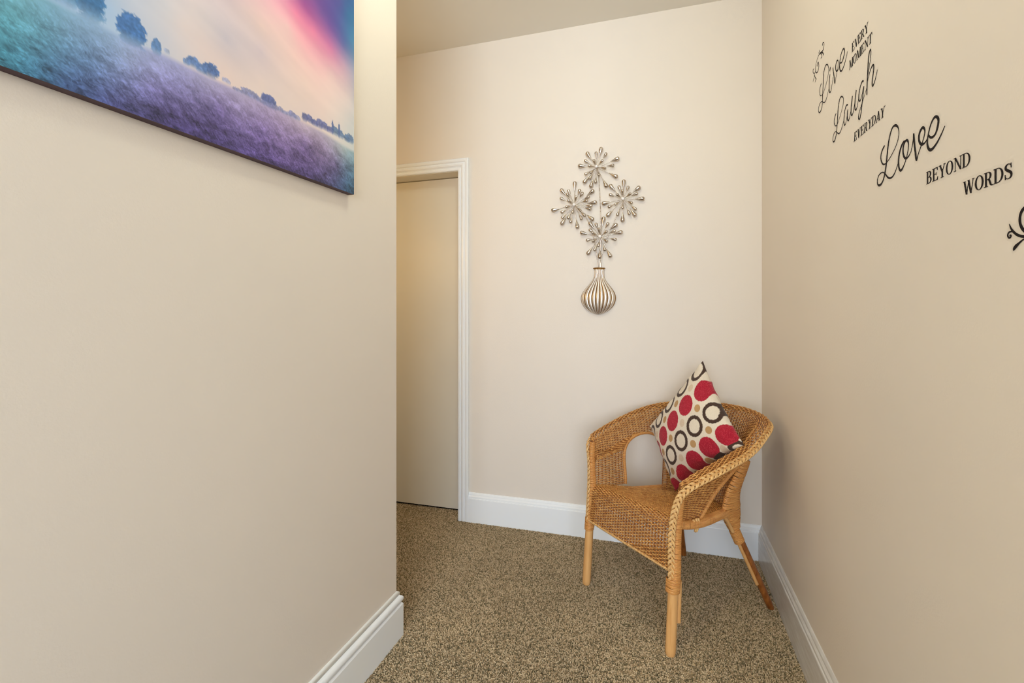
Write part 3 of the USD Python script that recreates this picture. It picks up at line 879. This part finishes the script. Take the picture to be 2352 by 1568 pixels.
for ctr, pets in FL:
    fx = UsdGeom.Xform.Define(stage, numbered(str(orn.GetPath()), "flower")).GetPrim()
    for (tx, ty, k) in pets:
        obj("petal", petal(ctr, (tx, ty), RAD[k], 0.024, LIFT[k]), METAL, fx, smooth=True)
    b = trimesh.creation.icosphere(2, 0.0080)
    b.apply_scale([1, 0.8, 1]); b.apply_translation(wp(*ctr, 0.038))
    obj("bead", b, PEARL, fx, smooth=True, label="pale bead at the flower's centre")
# stems
for pts in ([(502, 300), (516, 560), (521, 800), (514, 1105)], [(385, 650), (430, 740), (480, 940), (497, 1105)],
            [(690, 580), (640, 690), (560, 880), (520, 1105)], [(516, 880), (514, 980), (507, 1105)]):
    obj("stem", tube([wp(x, y, 0.013) for x, y in pts], 0.0019, 26, 8), METAL, orn, smooth=True)
# vase: half round, fluted; measured outline (half width, y)
vy = np.array([1103, 1112, 1130, 1160, 1190, 1220, 1250, 1280, 1310, 1340, 1362, 1390, 1415, 1440, 1462, 1480, 1492, 1499, 1502.])
vh = np.array([46, 44, 42, 43.5, 51, 68, 92, 117, 137, 149, 151.5, 147, 137, 120, 97, 70, 44, 22, 4.])
hwf = CubicSpline(vy, vh)
vx = lambda y: 506 - 8 * np.clip((y - 1150) / 250, 0, 1)
NY, NX = 110, 141
yy = np.concatenate([np.linspace(1103, 1480, NY - 24), 1480 + 22 * np.sin(np.linspace(0, np.pi / 2, 25)[1:])])
NY = len(yy)
tt = np.linspace(-1, 1, NX)
P3 = np.zeros((NY, NX, 3)); CV = np.zeros((NY, NX, 3))
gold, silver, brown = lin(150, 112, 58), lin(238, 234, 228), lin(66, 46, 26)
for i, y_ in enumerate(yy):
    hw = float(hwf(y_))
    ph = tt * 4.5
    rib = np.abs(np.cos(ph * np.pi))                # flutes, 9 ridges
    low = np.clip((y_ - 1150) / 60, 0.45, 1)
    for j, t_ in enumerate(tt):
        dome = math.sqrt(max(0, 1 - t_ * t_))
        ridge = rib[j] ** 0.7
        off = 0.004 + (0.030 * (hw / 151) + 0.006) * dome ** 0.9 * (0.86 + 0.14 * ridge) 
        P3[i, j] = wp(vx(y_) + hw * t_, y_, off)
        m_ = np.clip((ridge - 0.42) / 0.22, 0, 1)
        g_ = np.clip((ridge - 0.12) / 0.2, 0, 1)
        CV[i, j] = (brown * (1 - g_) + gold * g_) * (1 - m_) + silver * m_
        if abs(t_) > 0.955 or y_ < 1112:
            CV[i, j] = gold
fv = grid_faces(NY, NX)
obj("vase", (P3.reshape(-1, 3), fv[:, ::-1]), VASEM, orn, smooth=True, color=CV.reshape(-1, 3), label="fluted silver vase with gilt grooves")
lip = [wp(506 + d, 1103, 0.018 * math.sqrt(max(0, 1 - (d / 50) ** 2)) + 0.003) for d in np.linspace(-49, 49, 15)]
obj("vase_lip", tube(lip, 0.0030, 40, 8), mat("gilt_metal", {"p": ("principled_bsdf", {"base_color": lin(150, 110, 60), "metallic": 0.9, "roughness": 0.35})}, []), orn, smooth=True, label="gilt lip of the vase")

# ------------------------------------------------------------------ canvas print on the left wall
cv = thing("canvas_print", "unframed canvas print of a misty purple meadow under a pink sky", "picture", (XL, 1.2575, 1.5195))
CW, CH, CD = 1.25, 0.84, 0.021
tilt = math.radians(1.15)
NU, NV = 900, 380
uu = np.linspace(0, 1, NU); vv = np.linspace(0, 1, NV) ** 1.15
UU, VV = np.meshgrid(uu, vv, indexing="ij")          # u: 0 = far (right) end, grows towards the camera


def cpos(a, b, x):
    """a metres from the right end, b metres up"""
    y = -a * math.cos(tilt) - b * math.sin(tilt) * 0.0
    z = b - a * math.sin(tilt)
    return np.stack([np.broadcast_to(x, a.shape), y, z], -1)


def canv_ab(px, py):
    c, s = math.cos(YAW), math.sin(YAW)
    r, v = (px - 1176) / F_PX, -(py - CY) / F_PX
    dx, dy = c * r - s, s * r + c
    t = (XL + CD) / dx
    a = (1.2575 - dy * t) / math.cos(tilt)
    return a, CAM_H + v * t - 1.5195 + a * math.sin(tilt)


# measured tones of the print: (px, py, r, g, b)
ground = [(5, 150, 58, 118, 142), (60, 150, 70, 128, 160), (100, 80, 96, 150, 178), (30, 30, 100, 165, 185), (150, 190, 66, 92, 140), (210, 150, 96, 126, 172), (170, 60, 128, 168, 205),
          (250, 100, 140, 170, 212), (300, 140, 150, 165, 210), (350, 200, 122, 120, 176), (260, 240, 70, 74, 124), (400, 270, 84, 76, 130), (420, 180, 148, 148, 200), (480, 190, 172, 168, 208),
          (500, 250, 120, 108, 168), (530, 340, 72, 64, 112), (600, 300, 122, 106, 164), (560, 225, 176, 166, 204), (640, 270, 172, 156, 196), (700, 330, 128, 110, 165), (680, 390, 84, 72, 122),
          (740, 330, 160, 146, 182), (760, 420, 74, 76, 116), (800, 430, 62, 96, 128), (800, 390, 84, 110, 138), (800, 350, 150, 175, 190), (770, 380, 104, 96, 140), (700, 285, 200, 186, 204), (790, 335, 190, 204, 206)]
skyp = [(250, 20, 168, 198, 232), (300, 25, 196, 206, 226), (380, 10, 214, 214, 224), (420, 60, 226, 214, 216), (380, 90, 206, 208, 222), (470, 40, 214, 206, 212), (440, 0, 224, 212, 216), (520, 90, 200, 194, 208),
        (470, 110, 228, 212, 212), (520, 170, 232, 212, 208), (560, 20, 228, 206, 208), (600, 60, 234, 208, 204), (600, 120, 210, 196, 206), (600, 190, 232, 214, 210), (660, 60, 236, 198, 200), (650, 140, 230, 206, 204),
        (640, 5, 236, 168, 190), (680, 30, 232, 132, 170), (720, 70, 226, 128, 168), (760, 110, 206, 122, 170), (700, 5, 150, 74, 150), (740, 30, 108, 76, 150), (760, 60, 112, 82, 158), (790, 100, 92, 104, 166),
        (800, 30, 40, 96, 146), (780, 5, 70, 72, 142), (805, 90, 66, 124, 168), (720, 120, 234, 176, 190), (790, 150, 196, 160, 186), (760, 170, 230, 198, 200), (700, 190, 234, 210, 204), (800, 220, 222, 206, 208),
        (680, 240, 232, 214, 210), (740, 260, 234, 214, 210), (800, 290, 212, 212, 214), (700, 275, 226, 210, 210), (620, 205, 228, 212, 210)]


def tone(table):
    q_ = np.array([canv_ab(p[0], p[1]) for p in table])
    return RBFInterpolator(q_, np.array([p[2:] for p in table], float), kernel="linear", smoothing=0.004)


tg, ts = tone(ground), tone(skyp)
Aa, Bb = UU * CW, VV * CH
ev = np.stack([np.clip(Aa, 0, 0.90), np.clip(Bb, 0, 0.62)], -1).reshape(-1, 2)
GR, SK = np.clip(tg(ev), 20, 245).reshape(NU, NV, 3), np.clip(ts(ev), 25, 245).reshape(NU, NV, 3)
# the horizon (where mist meets the meadow) and the trees along it
hp = [(0, 332), (0, 330)]
hz_px = [(806, 345), (740, 303), (680, 272), (620, 240), (560, 213), (500, 187), (440, 158), (380, 128), (330, 108), (270, 80), (210, 48), (150, 18), (120, 2)]
ha = np.array([canv_ab(*p) for p in hz_px])
oo = np.argsort(ha[:, 0])
hzf = lambda a: np.interp(a, ha[oo, 0], ha[oo, 1])
H = hzf(Aa)
m_ = np.clip((Bb - H) / 0.010 + 0.5, 0, 1)[..., None]
# streaks in the sky, grass in the meadow
st_n = meshkit.fbm(np.stack([Aa * 3 + Bb * 2.2, Bb * 16 - Aa * 5.0, 0 * Aa], -1), 4, 11) - 0.5
SK = SK + st_n[..., None] * np.array([30, 26, 22]) * np.clip((Bb - H) / 0.1, 0, 1)[..., None]
gn = meshkit.fbm(np.stack([Aa * 26, Bb * 60, 0 * Aa], -1), 5, 21) - 0.5
gf = meshkit.noise(np.stack([Aa * 420 + 60 * gn, Bb * 240, 0 * Aa], -1), 31) - 0.5
gf2 = meshkit.noise(np.stack([Aa * 180 + 40 * gn, Bb * 130, 0 * Aa], -1), 33) - 0.5
near = np.clip((H - Bb) / 0.13, 0, 1)
gs = meshkit.noise(np.stack([Aa * 300 - Bb * 260, Bb * 90 + Aa * 40, 0 * Aa], -1), 35) - 0.5
gt = np.clip(meshkit.fbm(np.stack([Aa * 60 - Bb * 40, Bb * 70, 0 * Aa], -1), 4, 37) - 0.46, -0.2, 0.3)
GR = GR * (1 + (0.7 * gn + 0.34 * gf + 0.36 * gf2 + 0.3 * gs + 0.7 * gt)[..., None] * near[..., None] ** 0.7)
IMG = GR * (1 - m_) + SK * m_
# trees: (px of the base, py of the base, width px, height px, density, kind)
def blob(px, py, wpx, hpx, rgb, dens, seed, trunk=False):
    global IMG
    a0, b0 = canv_ab(px, py)
    aw = abs(canv_ab(px + wpx / 2, py)[0] - canv_ab(px - wpx / 2, py)[0]) / 2
    bh = abs(canv_ab(px, py - hpx)[1] - b0)
    da, db = (Aa - a0) / aw, (Bb - b0 - bh * 0.5) / (bh * 0.55)
    n_ = meshkit.fbm(np.stack([Aa * 60, Bb * 60, 0 * Aa + seed], -1), 3, seed) - 0.5
    n2 = meshkit.fbm(np.stack([Aa * 260, Bb * 260, 0 * Aa + seed], -1), 2, seed + 7) - 0.5
    ms = np.clip((1 - np.hypot(da, np.where(db > 0, db, db * 0.8)) + n_ * 0.5 + n2 * 0.45) / 0.16, 0, 1) * dens
    ms = ms * np.clip((Bb - b0 + bh * 0.02) / (bh * 0.42), 0, 1) ** 0.8     # fades into the mist at the foot
    IMG = IMG * (1 - ms[..., None]) + np.array(rgb, float) * (1 + (0.3 * n_ + 0.35 * n2)[..., None]) * ms[..., None]


blob(205, 50, 75, 110, (58, 112, 165), 0.95, 41)
blob(150, 15, 60, 70, (80, 132, 178), 0.8, 42)
blob(120, 0, 40, 60, (96, 150, 186), 0.7, 43)
blob(303, 106, 72, 74, (66, 112, 172), 0.97, 44)
blob(360, 127, 26, 40, (88, 130, 186), 0.92, 45)
blob(384, 125, 14, 14, (150, 168, 206), 0.7, 46)
blob(443, 156, 34, 26, (92, 126, 184), 0.92, 47)
blob(484, 180, 42, 36, (84, 116, 176), 0.95, 48)
blob(520, 192, 24, 12, (150, 158, 200), 0.7, 49)
blob(575, 222, 50, 16, (124, 132, 182), 0.75, 50)
blob(618, 248, 40, 30, (92, 106, 164), 0.92, 51)
blob(672, 268, 18, 12, (120, 124, 172), 0.8, 52)
for k in range(16):      # low hedge along the horizon
    blob(540 + k * 9.5, 207 + k * 4.55 + 1.5, 15, 9 + (k * 7) % 6, (132, 138, 184), 0.7, 100 + k)
blob(464, 170, 26, 22, (96, 128, 184), 0.9, 130)
blob(428, 150, 18, 16, (110, 140, 192), 0.85, 131)
for k, (x_, y_) in enumerate([(700, 280), (712, 284), (722, 290), (734, 296), (746, 300), (758, 306), (770, 312), (782, 318), (796, 326), (804, 330)]):
    blob(x_, y_, 17, 22 - k % 3 * 3, (96, 104, 158) if k < 6 else (92, 120, 160), 0.85, 60 + k)
for (x_, y_) in ((764, 310), (779, 318)):
    blob(x_, y_, 5, 34, (88, 108, 160), 0.85, 80 + x_)
IMG = np.clip(lin(np.clip(IMG, 0, 255)) / np.array([0.96, 0.97, 0.98]), 0.0, 0.93)     # tones seen in warm light
front = cpos(Aa, Bb, np.full(Aa.shape, CD))
fc = grid_faces(NU, NV)
nf = np.cross(front[100, 100] - front[100, 99], front[101, 100] - front[100, 100])
obj("printed_face", (front.reshape(-1, 3), fc if nf[0] < 0 else fc[:, ::-1]), CANVAS, cv, smooth=True, color=IMG.reshape(-1, 3))
ar = np.array
sides = []
c8 = cpos(ar([0, CW, CW, 0, 0, CW, CW, 0.]), ar([0, 0, CH, CH, 0, 0, CH, CH.__float__()]), ar([0.0005] * 4 + [CD - 0.0003] * 4))
eb_ = trimesh.convex.convex_hull(c8)
obj("stretcher_edge", eb_, EDGEM, cv, smooth=False, label="dark wrapped edge of the canvas")

# ------------------------------------------------------------------ lettering on the right wall
def wall_pz(px, py):
    """a point of the right wall, as (-y, z)"""
    c, s = math.cos(YAW), math.sin(YAW)
    r, v = (px - 1176) / F_PX, -(py - CY) / F_PX
    dx, dy = c * r - s, s * r + c
    t = XR / dx
    return np.array([-dy * t, CAM_H + v * t])


def solid(shape, depth, x_off=0.0):
    gs = [g for g in getattr(shape, "geoms", [shape]) if g.geom_type == "Polygon" and g.area > 1e-8]
    ms = [trimesh.creation.extrude_polygon(g, depth, engine="earcut") for g in gs]
    m = cat_(ms)
    v = m.vertices.copy()
    m.vertices = np.c_[-v[:, 2] - x_off, -v[:, 0], v[:, 1]]
    return m


def stroke(pts, wts, wmin, wmax, n=120):
    """pen stroke through pts with weights 0..1"""
    p = np.asarray(pts, float)
    if len(p) == 2:
        q_ = np.linspace(p[0], p[1], 12); w_ = np.linspace(wts[0], wts[1], 12)
    else:
        d = np.r_[0, np.cumsum(np.maximum(np.linalg.norm(np.diff(p, axis=0), axis=1), 1e-6) ** 0.6)]
        s = np.linspace(0, d[-1], n)
        q_ = CubicSpline(d, p)(s); w_ = PchipInterpolator(d, wts)(s)
    h = (wmin + (wmax - wmin) * np.clip(w_, 0, 1)) / 2
    parts = [shapely.convex_hull(shapely.union(Point(q_[k]).buffer(h[k], 6), Point(q_[k + 1]).buffer(h[k + 1], 6))) for k in range(len(q_) - 1)]
    return unary_union(parts)


def px_stroke(zpts, origin, scale, wmin, wmax):
    P2 = [wall_pz(origin[0] + x / scale, origin[1] + y / scale) for x, y, _ in zpts]
    return stroke(P2, [w for _, _, w in zpts], wmin, wmax, max(24, 14 * len(zpts)))


def decal(name, label, letters, cat, group=None, film=0.0055, labels=None):
    """letters: shapely shapes in wall coordinates"""
    allb = unary_union(letters)
    x0, z0, x1, z1 = allb.bounds
    o = thing(name, label, cat, (XR, -(x0 + x1) / 2, (z0 + z1) / 2), 0, group)
    sh = lambda g: affinity.translate(g, -(x0 + x1) / 2, -(z0 + z1) / 2)
    for g in letters:
        obj("letter" if cat == "wall lettering" else "scroll", solid(sh(g.simplify(0.00012)), 0.0003, 0.0004), VINYL, o, smooth=False)
    fl = sh(unary_union(letters).buffer(film).buffer(film * 1.2).buffer(-film * 1.2).simplify(0.0006))
    obj("clear_film", solid(fl, 0.00025, 0.0001), FILM, o, smooth=False, label="clear film carrying the letters")
    return o


O4, S4 = (1840, 30), 4.594
O5, S5 = (1980, 240), 4.355
OF, SF = (1855, 85), 8.25
OG, SG = (2292, 460), 12.06

live = [
    px_stroke([(262, 885, .6), (237, 970, .6), (232, 1050, .5), (243, 1105, .6), (262, 1110, .4), (290, 1080, .1), (330, 970, 0), (385, 760, .05), (400, 620, .1), (390, 540, .6), (368, 518, .9), (335, 560, .8), (308, 690, .9),
               (297, 860, 1), (290, 1060, 1), (282, 1250, .9), (262, 1370, .8), (228, 1430, 1), (210, 1400, .5), (218, 1310, .3), (245, 1245, .3), (275, 1222, .4), (310, 1240, .7), (345, 1205, .4), (380, 1090, .1), (402, 990, 0)], OF, SF, 0.0011, 0.0036),
    unary_union([px_stroke([(425, 715, .8), (415, 830, 1), (411, 950, 1), (415, 1020, 1), (428, 1050, 1), (448, 1000, .4), (468, 880, .1), (484, 760, 0)], OF, SF, 0.0011, 0.0038),
                 px_stroke([(432, 585, 1), (424, 632, 1)], OF, SF, 0.002, 0.0050)]),
    px_stroke([(484, 590, .8), (496, 690, 1), (508, 790, 1), (519, 872, .8), (535, 790, .1), (560, 660, .05), (580, 560, .1), (583, 470, .3), (570, 440, .7), (548, 480, .9), (535, 560, 1), (540, 625, 1), (558, 645, .9), (585, 610, .3), (606, 545, 0)], OF, SF, 0.0011, 0.0040),
    px_stroke([(618, 480, .4), (632, 493, .7), (655, 470, .6), (682, 390, .9), (700, 290, 1), (695, 225, 1), (680, 222, .7), (645, 300, .6), (620, 410, .6), (610, 520, .8), (615, 610, 1), (635, 645, 1), (665, 610, .7), (705, 500, .4), (738, 370, .15), (758, 275, 0)], OF, SF, 0.0011, 0.0043)]
decal("wall_lettering", "black script word Live, uppermost script word on the right wall", live, "wall lettering", "black wall lettering")

laugh = [
    px_stroke([(370, 1062, .6), (355, 1110, .6), (352, 1160, .5), (368, 1190, .5), (388, 1160, .1), (420, 1065, 0), (445, 965, .05), (449, 905, .2), (432, 880, .9), (412, 900, .7), (396, 980, .9), (387, 1090, 1), (380, 1210, 1), (370, 1295, .8),
               (347, 1358, 1), (337, 1335, .4), (346, 1280, .3), (370, 1250, .3), (398, 1272, .7), (420, 1243, .4), (440, 1180, .1), (452, 1135, 0)], O4, S4, 0.0011, 0.0038),
    unary_union([px_stroke([(492, 968, 1), (478, 978, .8), (463, 1030, .7), (454, 1110, .8), (455, 1165, .8), (463, 1183, .7), (478, 1140, .2), (494, 1030, .1)], O4, S4, 0.0011, 0.0038),
                 px_stroke([(494, 1022, .8), (490, 1080, 1), (493, 1125, 1), (501, 1134, .8), (518, 1080, .2), (534, 980, 0), (543, 900, 0)], O4, S4, 0.0011, 0.0038)]),
    unary_union([px_stroke([(543, 880, .8), (534, 950, .9), (529, 1030, .9), (531, 1072, .9), (540, 1078, .7), (556, 1020, .2), (572, 920, .1), (581, 850, .1)], O4, S4, 0.0011, 0.0038),
                 px_stroke([(583, 820, .8), (574, 890, 1), (569, 970, 1), (572, 1015, 1), (582, 1020, .7), (600, 950, .1), (614, 880, 0)], O4, S4, 0.0011, 0.0038)]),
    unary_union([px_stroke([(658, 716, 1), (645, 725, .8), (626, 780, .7), (612, 860, .8), (612, 915, .8), (622, 928, .6), (640, 880, .2), (660, 785, .1)], O4, S4, 0.0011, 0.0042),
                 px_stroke([(663, 778, .8), (655, 860, 1), (645, 960, .9), (632, 1065, .8), (617, 1120, .9), (607, 1105, .6), (614, 1055, .3), (640, 965, .1), (672, 865, 0), (698, 780, 0)], O4, S4, 0.0011, 0.0038)]),
    unary_union([px_stroke([(698, 700, 0), (716, 600, .1), (733, 490, .2), (739, 410, .4), (734, 385, .8), (722, 415, .9), (710, 530, 1), (703, 660, 1), (698, 780, 1), (697, 856, .9)], O4, S4, 0.0011, 0.0042),
                 px_stroke([(701, 730, 0), (722, 640, .2), (745, 572, .6), (764, 546, 1), (769, 580, 1), (760, 660, .9), (752, 735, .9), (757, 768, 1), (774, 735, .5), (794, 660, .2), (807, 597, 0)], O4, S4, 0.0011, 0.0043)])]
decal("wall_lettering", "black script word Laugh, below the word Live", laugh, "wall lettering", "black wall lettering")

love = [
    px_stroke([(225, 416, .7), (200, 470, .6), (190, 530, .5), (203, 585, .6), (222, 598, .5), (248, 580, .1), (300, 500, 0), (350, 390, .05), (370, 300, .1), (365, 235, .5), (342, 208, 1), (310, 225, .6), (283, 300, .7), (262, 420, .9),
               (248, 560, 1), (232, 680, 1), (210, 765, .7), (178, 807, 1), (157, 790, .5), (163, 725, .3), (205, 678, .3), (235, 695, .5), (268, 733, .7), (305, 722, .5), (335, 670, .2), (364, 585, 0)], O5, S5, 0.0013, 0.0048),
    px_stroke([(424, 368, .8), (395, 420, .9), (372, 510, .9), (367, 590, .9), (378, 650, .9), (392, 658, .9), (420, 610, .3), (447, 530, .1), (464, 440, .2), (463, 370, .7), (447, 356, .8), (424, 390, .6), (412, 450, .8), (420, 515, .9), (440, 537, .9), (465, 520, .3), (492, 470, 0)], O5, S5, 0.0013, 0.0050),
    px_stroke([(492, 472, 0), (505, 410, .1), (516, 340, .4), (519, 298, .8), (527, 400, .9), (538, 490, 1), (547, 553, .7), (565, 495, .1), (600, 395, .1), (625, 310, .2), (630, 255, .6), (612, 229, .9), (586, 262, .9), (571, 325, 1), (580, 380, 1), (603, 398, .9), (632, 380, .3), (655, 340, 0)], O5, S5, 0.0013, 0.0052),
    px_stroke([(665, 303, .3), (680, 322, .6), (700, 328, .7), (735, 295, .6), (760, 215, 1), (767, 150, 1), (750, 122, .9), (725, 130, .7), (690, 200, .4), (665, 300, .4), (655, 385, .7), (668, 440, 1), (692, 452, 1), (730, 415, .7), (780, 330, .4), (830, 216, 0)], O5, S5, 0.0013, 0.0054)]
decal("wall_lettering", "large black script word Love in the middle of the right wall lettering", love, "wall lettering", "black wall lettering")


# serif capitals, cap height 1 (thick and thin strokes, flat serifs)
TK, TN, SR = 0.135, 0.042, 0.042


def rect(x0, y0, x1, y1):
    return sbox(min(x0, x1), min(y0, y1), max(x0, x1), max(y0, y1))


def stem(x, t=TK, y0=0, y1=1, s0=True, s1=True, e=0.09):
    g = [rect(x - t / 2, y0, x + t / 2, y1)]
    if s0: g.append(rect(x - t / 2 - e, y0, x + t / 2 + e, y0 + SR))
    if s1: g.append(rect(x - t / 2 - e, y1 - SR, x + t / 2 + e, y1))
    return unary_union(g)


def diag(x0, y0, x1, y1, t):
    return Polygon([(x0 - t / 2, y0), (x0 + t / 2, y0), (x1 + t / 2, y1), (x1 - t / 2, y1)])


def ser(x, y, e=0.14):
    return rect(x - e, y, x + e, y + SR) if y < 0.5 else rect(x - e, y - SR, x + e, y)


def ell(cx, cy, rx, ry):
    return affinity.scale(Point(cx, cy).buffer(1, 24), rx, ry)


def bowl(x, cy, rx, ry, t):
    o = ell(x, cy, rx, ry).difference(ell(x, cy, rx - t, ry - TN))
    return o.intersection(rect(x, cy - ry, x + rx, cy + ry))


def letter(ch):
    s = 0.16
    if ch == "E":
        g = [stem(s), rect(s, 0, .62, SR), rect(s, 1 - SR, .60, 1), rect(s, .49, .46, .49 + SR),
             Polygon([(.62, 0), (.66, .26), (.63, .26), (.53, SR)]), Polygon([(.60, 1), (.62, .76), (.59, .76), (.51, 1 - SR)]), rect(.44, .38, .47, .64)]
        return unary_union(g), .72
    if ch == "V":
        return unary_union([diag(.17, 1, .42, 0, TK + .03), diag(.66, 1, .42, 0, TN + .01), ser(.15, 1), ser(.67, 1, .12)]), .80
    if ch == "R":
        g = [stem(s), rect(s, .47, .36, .47 + TN), rect(s, 1 - TN, .36, 1), bowl(.34, .735, .27, .265, TK),
             Polygon([(.34, .49), (.47, .49), (.62, .10), (.66, .05), (.74, .05), (.74, 0), (.60, 0), (.50, .06)])]
        return unary_union(g), .78
    if ch == "Y":
        return unary_union([diag(.17, 1, .42, .44, TK + .01), diag(.68, 1, .42, .44, TN + .01), rect(.42 - TK / 2, 0, .42 + TK / 2, .48), ser(.16, 1), ser(.68, 1, .12), ser(.42, 0, .17)]), .80
    if ch == "M":
        g = [rect(.13, 0, .13 + TN, 1), ser(.15, 0, .12), rect(.03, 1 - SR, .2, 1), diag(.2, 1, .50, 0.02, TK), diag(.80, 1, .50, .02, TN), stem(.84, TK)]
        return unary_union(g), 1.02
    if ch == "O":
        return ell(.40, .5, .37, .515).difference(ell(.40, .5, .37 - TK, .515 - TN)), .82
    if ch == "N":
        g = [rect(.14, 0, .14 + TN, 1), ser(.16, 0, .12), rect(.02, 1 - SR, .2, 1), diag(.18, 1, .72, 0, TK), rect(.70, 0, .70 + TN, 1), ser(.72, 1, .12)]
        return unary_union(g), .86
    if ch == "T":
        g = [stem(.38, TK, 0, 1, True, False, .12), rect(.06, 1 - SR, .70, 1), Polygon([(.06, 1), (.03, .72), (.06, .72), (.15, 1 - SR)]), Polygon([(.70, 1), (.73, .72), (.70, .72), (.61, 1 - SR)])]
        return unary_union(g), .78
    if ch == "D":
        g = [stem(s), rect(s, 0, .34, TN), rect(s, 1 - TN, .34, 1), bowl(.32, .5, .44, .5, TK)]
        return unary_union(g), .82
    if ch == "A":
        g = [diag(.12, 0, .40, 1, TN + .01), diag(.66, 0, .40, 1, TK + .02), rect(.20, .28, .58, .28 + TN), ser(.12, 0, .11), ser(.66, 0, .14)]
        return unary_union(g), .80
    if ch == "B":
        g = [stem(s), rect(s, .49, .36, .49 + TN), rect(s, 1 - TN, .34, 1), rect(s, 0, .36, TN), bowl(.33, .75, .25, .25, TK * .95), bowl(.35, .265, .29, .265, TK)]
        return unary_union(g), .74
    if ch == "W":
        g = [diag(.15, 1, .36, 0, TK), diag(.56, 1, .36, 0, TN), diag(.54, 1, .76, 0, TK), diag(.97, 1, .76, 0, TN), ser(.14, 1, .12), ser(.55, 1, .10), ser(.98, 1, .10)]
        return unary_union(g), 1.10
    if ch == "S":
        p = [(.52, .70, 0), (.50, .86, 0), (.32, .98, .05), (.14, .88, .6), (.13, .70, .8), (.32, .53, 1), (.51, .36, .9), (.52, .14, .6), (.32, .02, .05), (.13, .12, 0), (.09, .31, 0)]
        g = [stroke([a[:2] for a in p], [a[2] for a in p], TN, TK + .03, 90), Polygon([(.54, .68), (.50, .68), (.48, .98), (.53, 1.0)]), Polygon([(.06, .32), (.10, .32), (.13, .02), (.07, 0)])]
        return unary_union(g), .64


def word(text, bl, br, tl, origin, scale):
    """text in the frame given by baseline left, baseline right and top left"""
    to = lambda p: wall_pz(origin[0] + p[0] / scale, origin[1] + p[1] / scale)
    o_, ex, ey = to(bl), to(br) - to(bl), to(tl) - to(bl)
    gs, x0 = [], 0.0
    for ch in text:
        g, adv = letter(ch)
        gs.append((g, x0)); x0 += adv
    tot = x0
    outp = []
    for g, xo in gs:
        outp.append(affinity.affine_transform(affinity.translate(g, xo, 0), [ex[0] / tot, ey[0], ex[1] / tot, ey[1], o_[0], o_[1]]))
    return outp


OW, SW = (1940, 40), 12.06
decal("wall_lettering", "small black capitals EVERY beside the word Live", word("EVERY", (203, 975), (655, 375), (205, 735), OW, SW), "wall lettering", "black wall lettering", 0.004)
decal("wall_lettering", "small black capitals MOMENT beneath the word EVERY", word("MOMENT", (128, 1460), (765, 660), (135, 1215), OW, SW), "wall lettering", "black wall lettering", 0.004)
decal("wall_lettering", "small black capitals EVERYDAY beneath the word Laugh", word("EVERYDAY", (558, 1358), (882, 1085), (564, 1262), O4, S4), "wall lettering", "black wall lettering", 0.004)
decal("wall_lettering", "black capitals BEYOND to the right of the word Love", word("BEYOND", (645, 800), (1092, 600), (645, 678), O5, S5), "wall lettering", "black wall lettering", 0.005)
decal("wall_lettering", "black capitals WORDS lowest at the right of the lettering", word("WORDS", (1012, 912), (1512, 728), (1012, 778), O5, S5), "wall lettering", "black wall lettering", 0.005)

scr1 = [
    px_stroke([(286, 150, 1), (288, 118, .4), (302, 98, .5), (315, 130, .5), (302, 225, .7), (268, 280, .9), (232, 312, .5), (200, 372, .2), (172, 462, .1), (152, 560, .2), (151, 640, .5), (166, 678, 1), (195, 650, .8), (214, 570, .6), (213, 500, .6), (200, 480, .4), (186, 515, .5), (184, 545, 1)], OF, SF, 0.0010, 0.0034),
    px_stroke([(215, 312, 0), (222, 275, .5), (232, 245, 0)], OF, SF, 0.0008, 0.003),
    px_stroke([(236, 326, 0), (262, 300, .5), (288, 298, .8), (303, 336, .8)], OF, SF, 0.0008, 0.004),
    px_stroke([(240, 326, 0), (262, 322, .5), (272, 355, .7), (258, 398, .9)], OF, SF, 0.0008, 0.003),
    px_stroke([(152, 655, 0), (134, 690, .3), (140, 745, .6), (172, 796, .1)], OF, SF, 0.0008, 0.003),
    px_stroke([(136, 680, .1), (112, 680, .5), (104, 640, .6), (122, 603, .5)], OF, SF, 0.0008, 0.003),
    px_stroke([(134, 712, 0), (124, 765, .5), (108, 842, .2)], OF, SF, 0.0008, 0.003),
    px_stroke([(152, 800, .2), (150, 825, .6), (143, 856, .2)], OF, SF, 0.0008, 0.003)]
decal("wall_scroll", "small thin black scroll above the word Live", scr1, "wall decal", None, 0.003)
scr2 = [
    px_stroke([(905, 330, .2), (860, 190, .7), (780, 185, .9), (690, 270, 1), (640, 380, 1), (618, 530, 1), (640, 680, 1), (720, 820, 1), (830, 900, .8), (960, 930, .6), (1100, 880, .5)], OG, SG, 0.002, 0.0043),
    px_stroke([(330, 655, 0), (365, 755, .6), (440, 865, .9), (560, 960, 1), (720, 1000, 1), (880, 985, .7), (1010, 940, .2)], OG, SG, 0.0006, 0.0036),
    px_stroke([(405, 872, 0), (370, 862, .8), (320, 885, .9), (285, 960, 1), (310, 1030, 1), (352, 1030, .9), (376, 980, .8), (352, 968, 1)], OG, SG, 0.0008, 0.0024),
    px_stroke([(440, 1392, 0), (470, 1320, .9), (510, 1270, 1), (600, 1180, .5), (720, 1080, .3), (860, 1030, .1)], OG, SG, 0.0006, 0.0048)]
decal("wall_scroll", "larger black curling scroll below the word WORDS at the photo's right edge", scr2, "wall decal", None, 0.004)
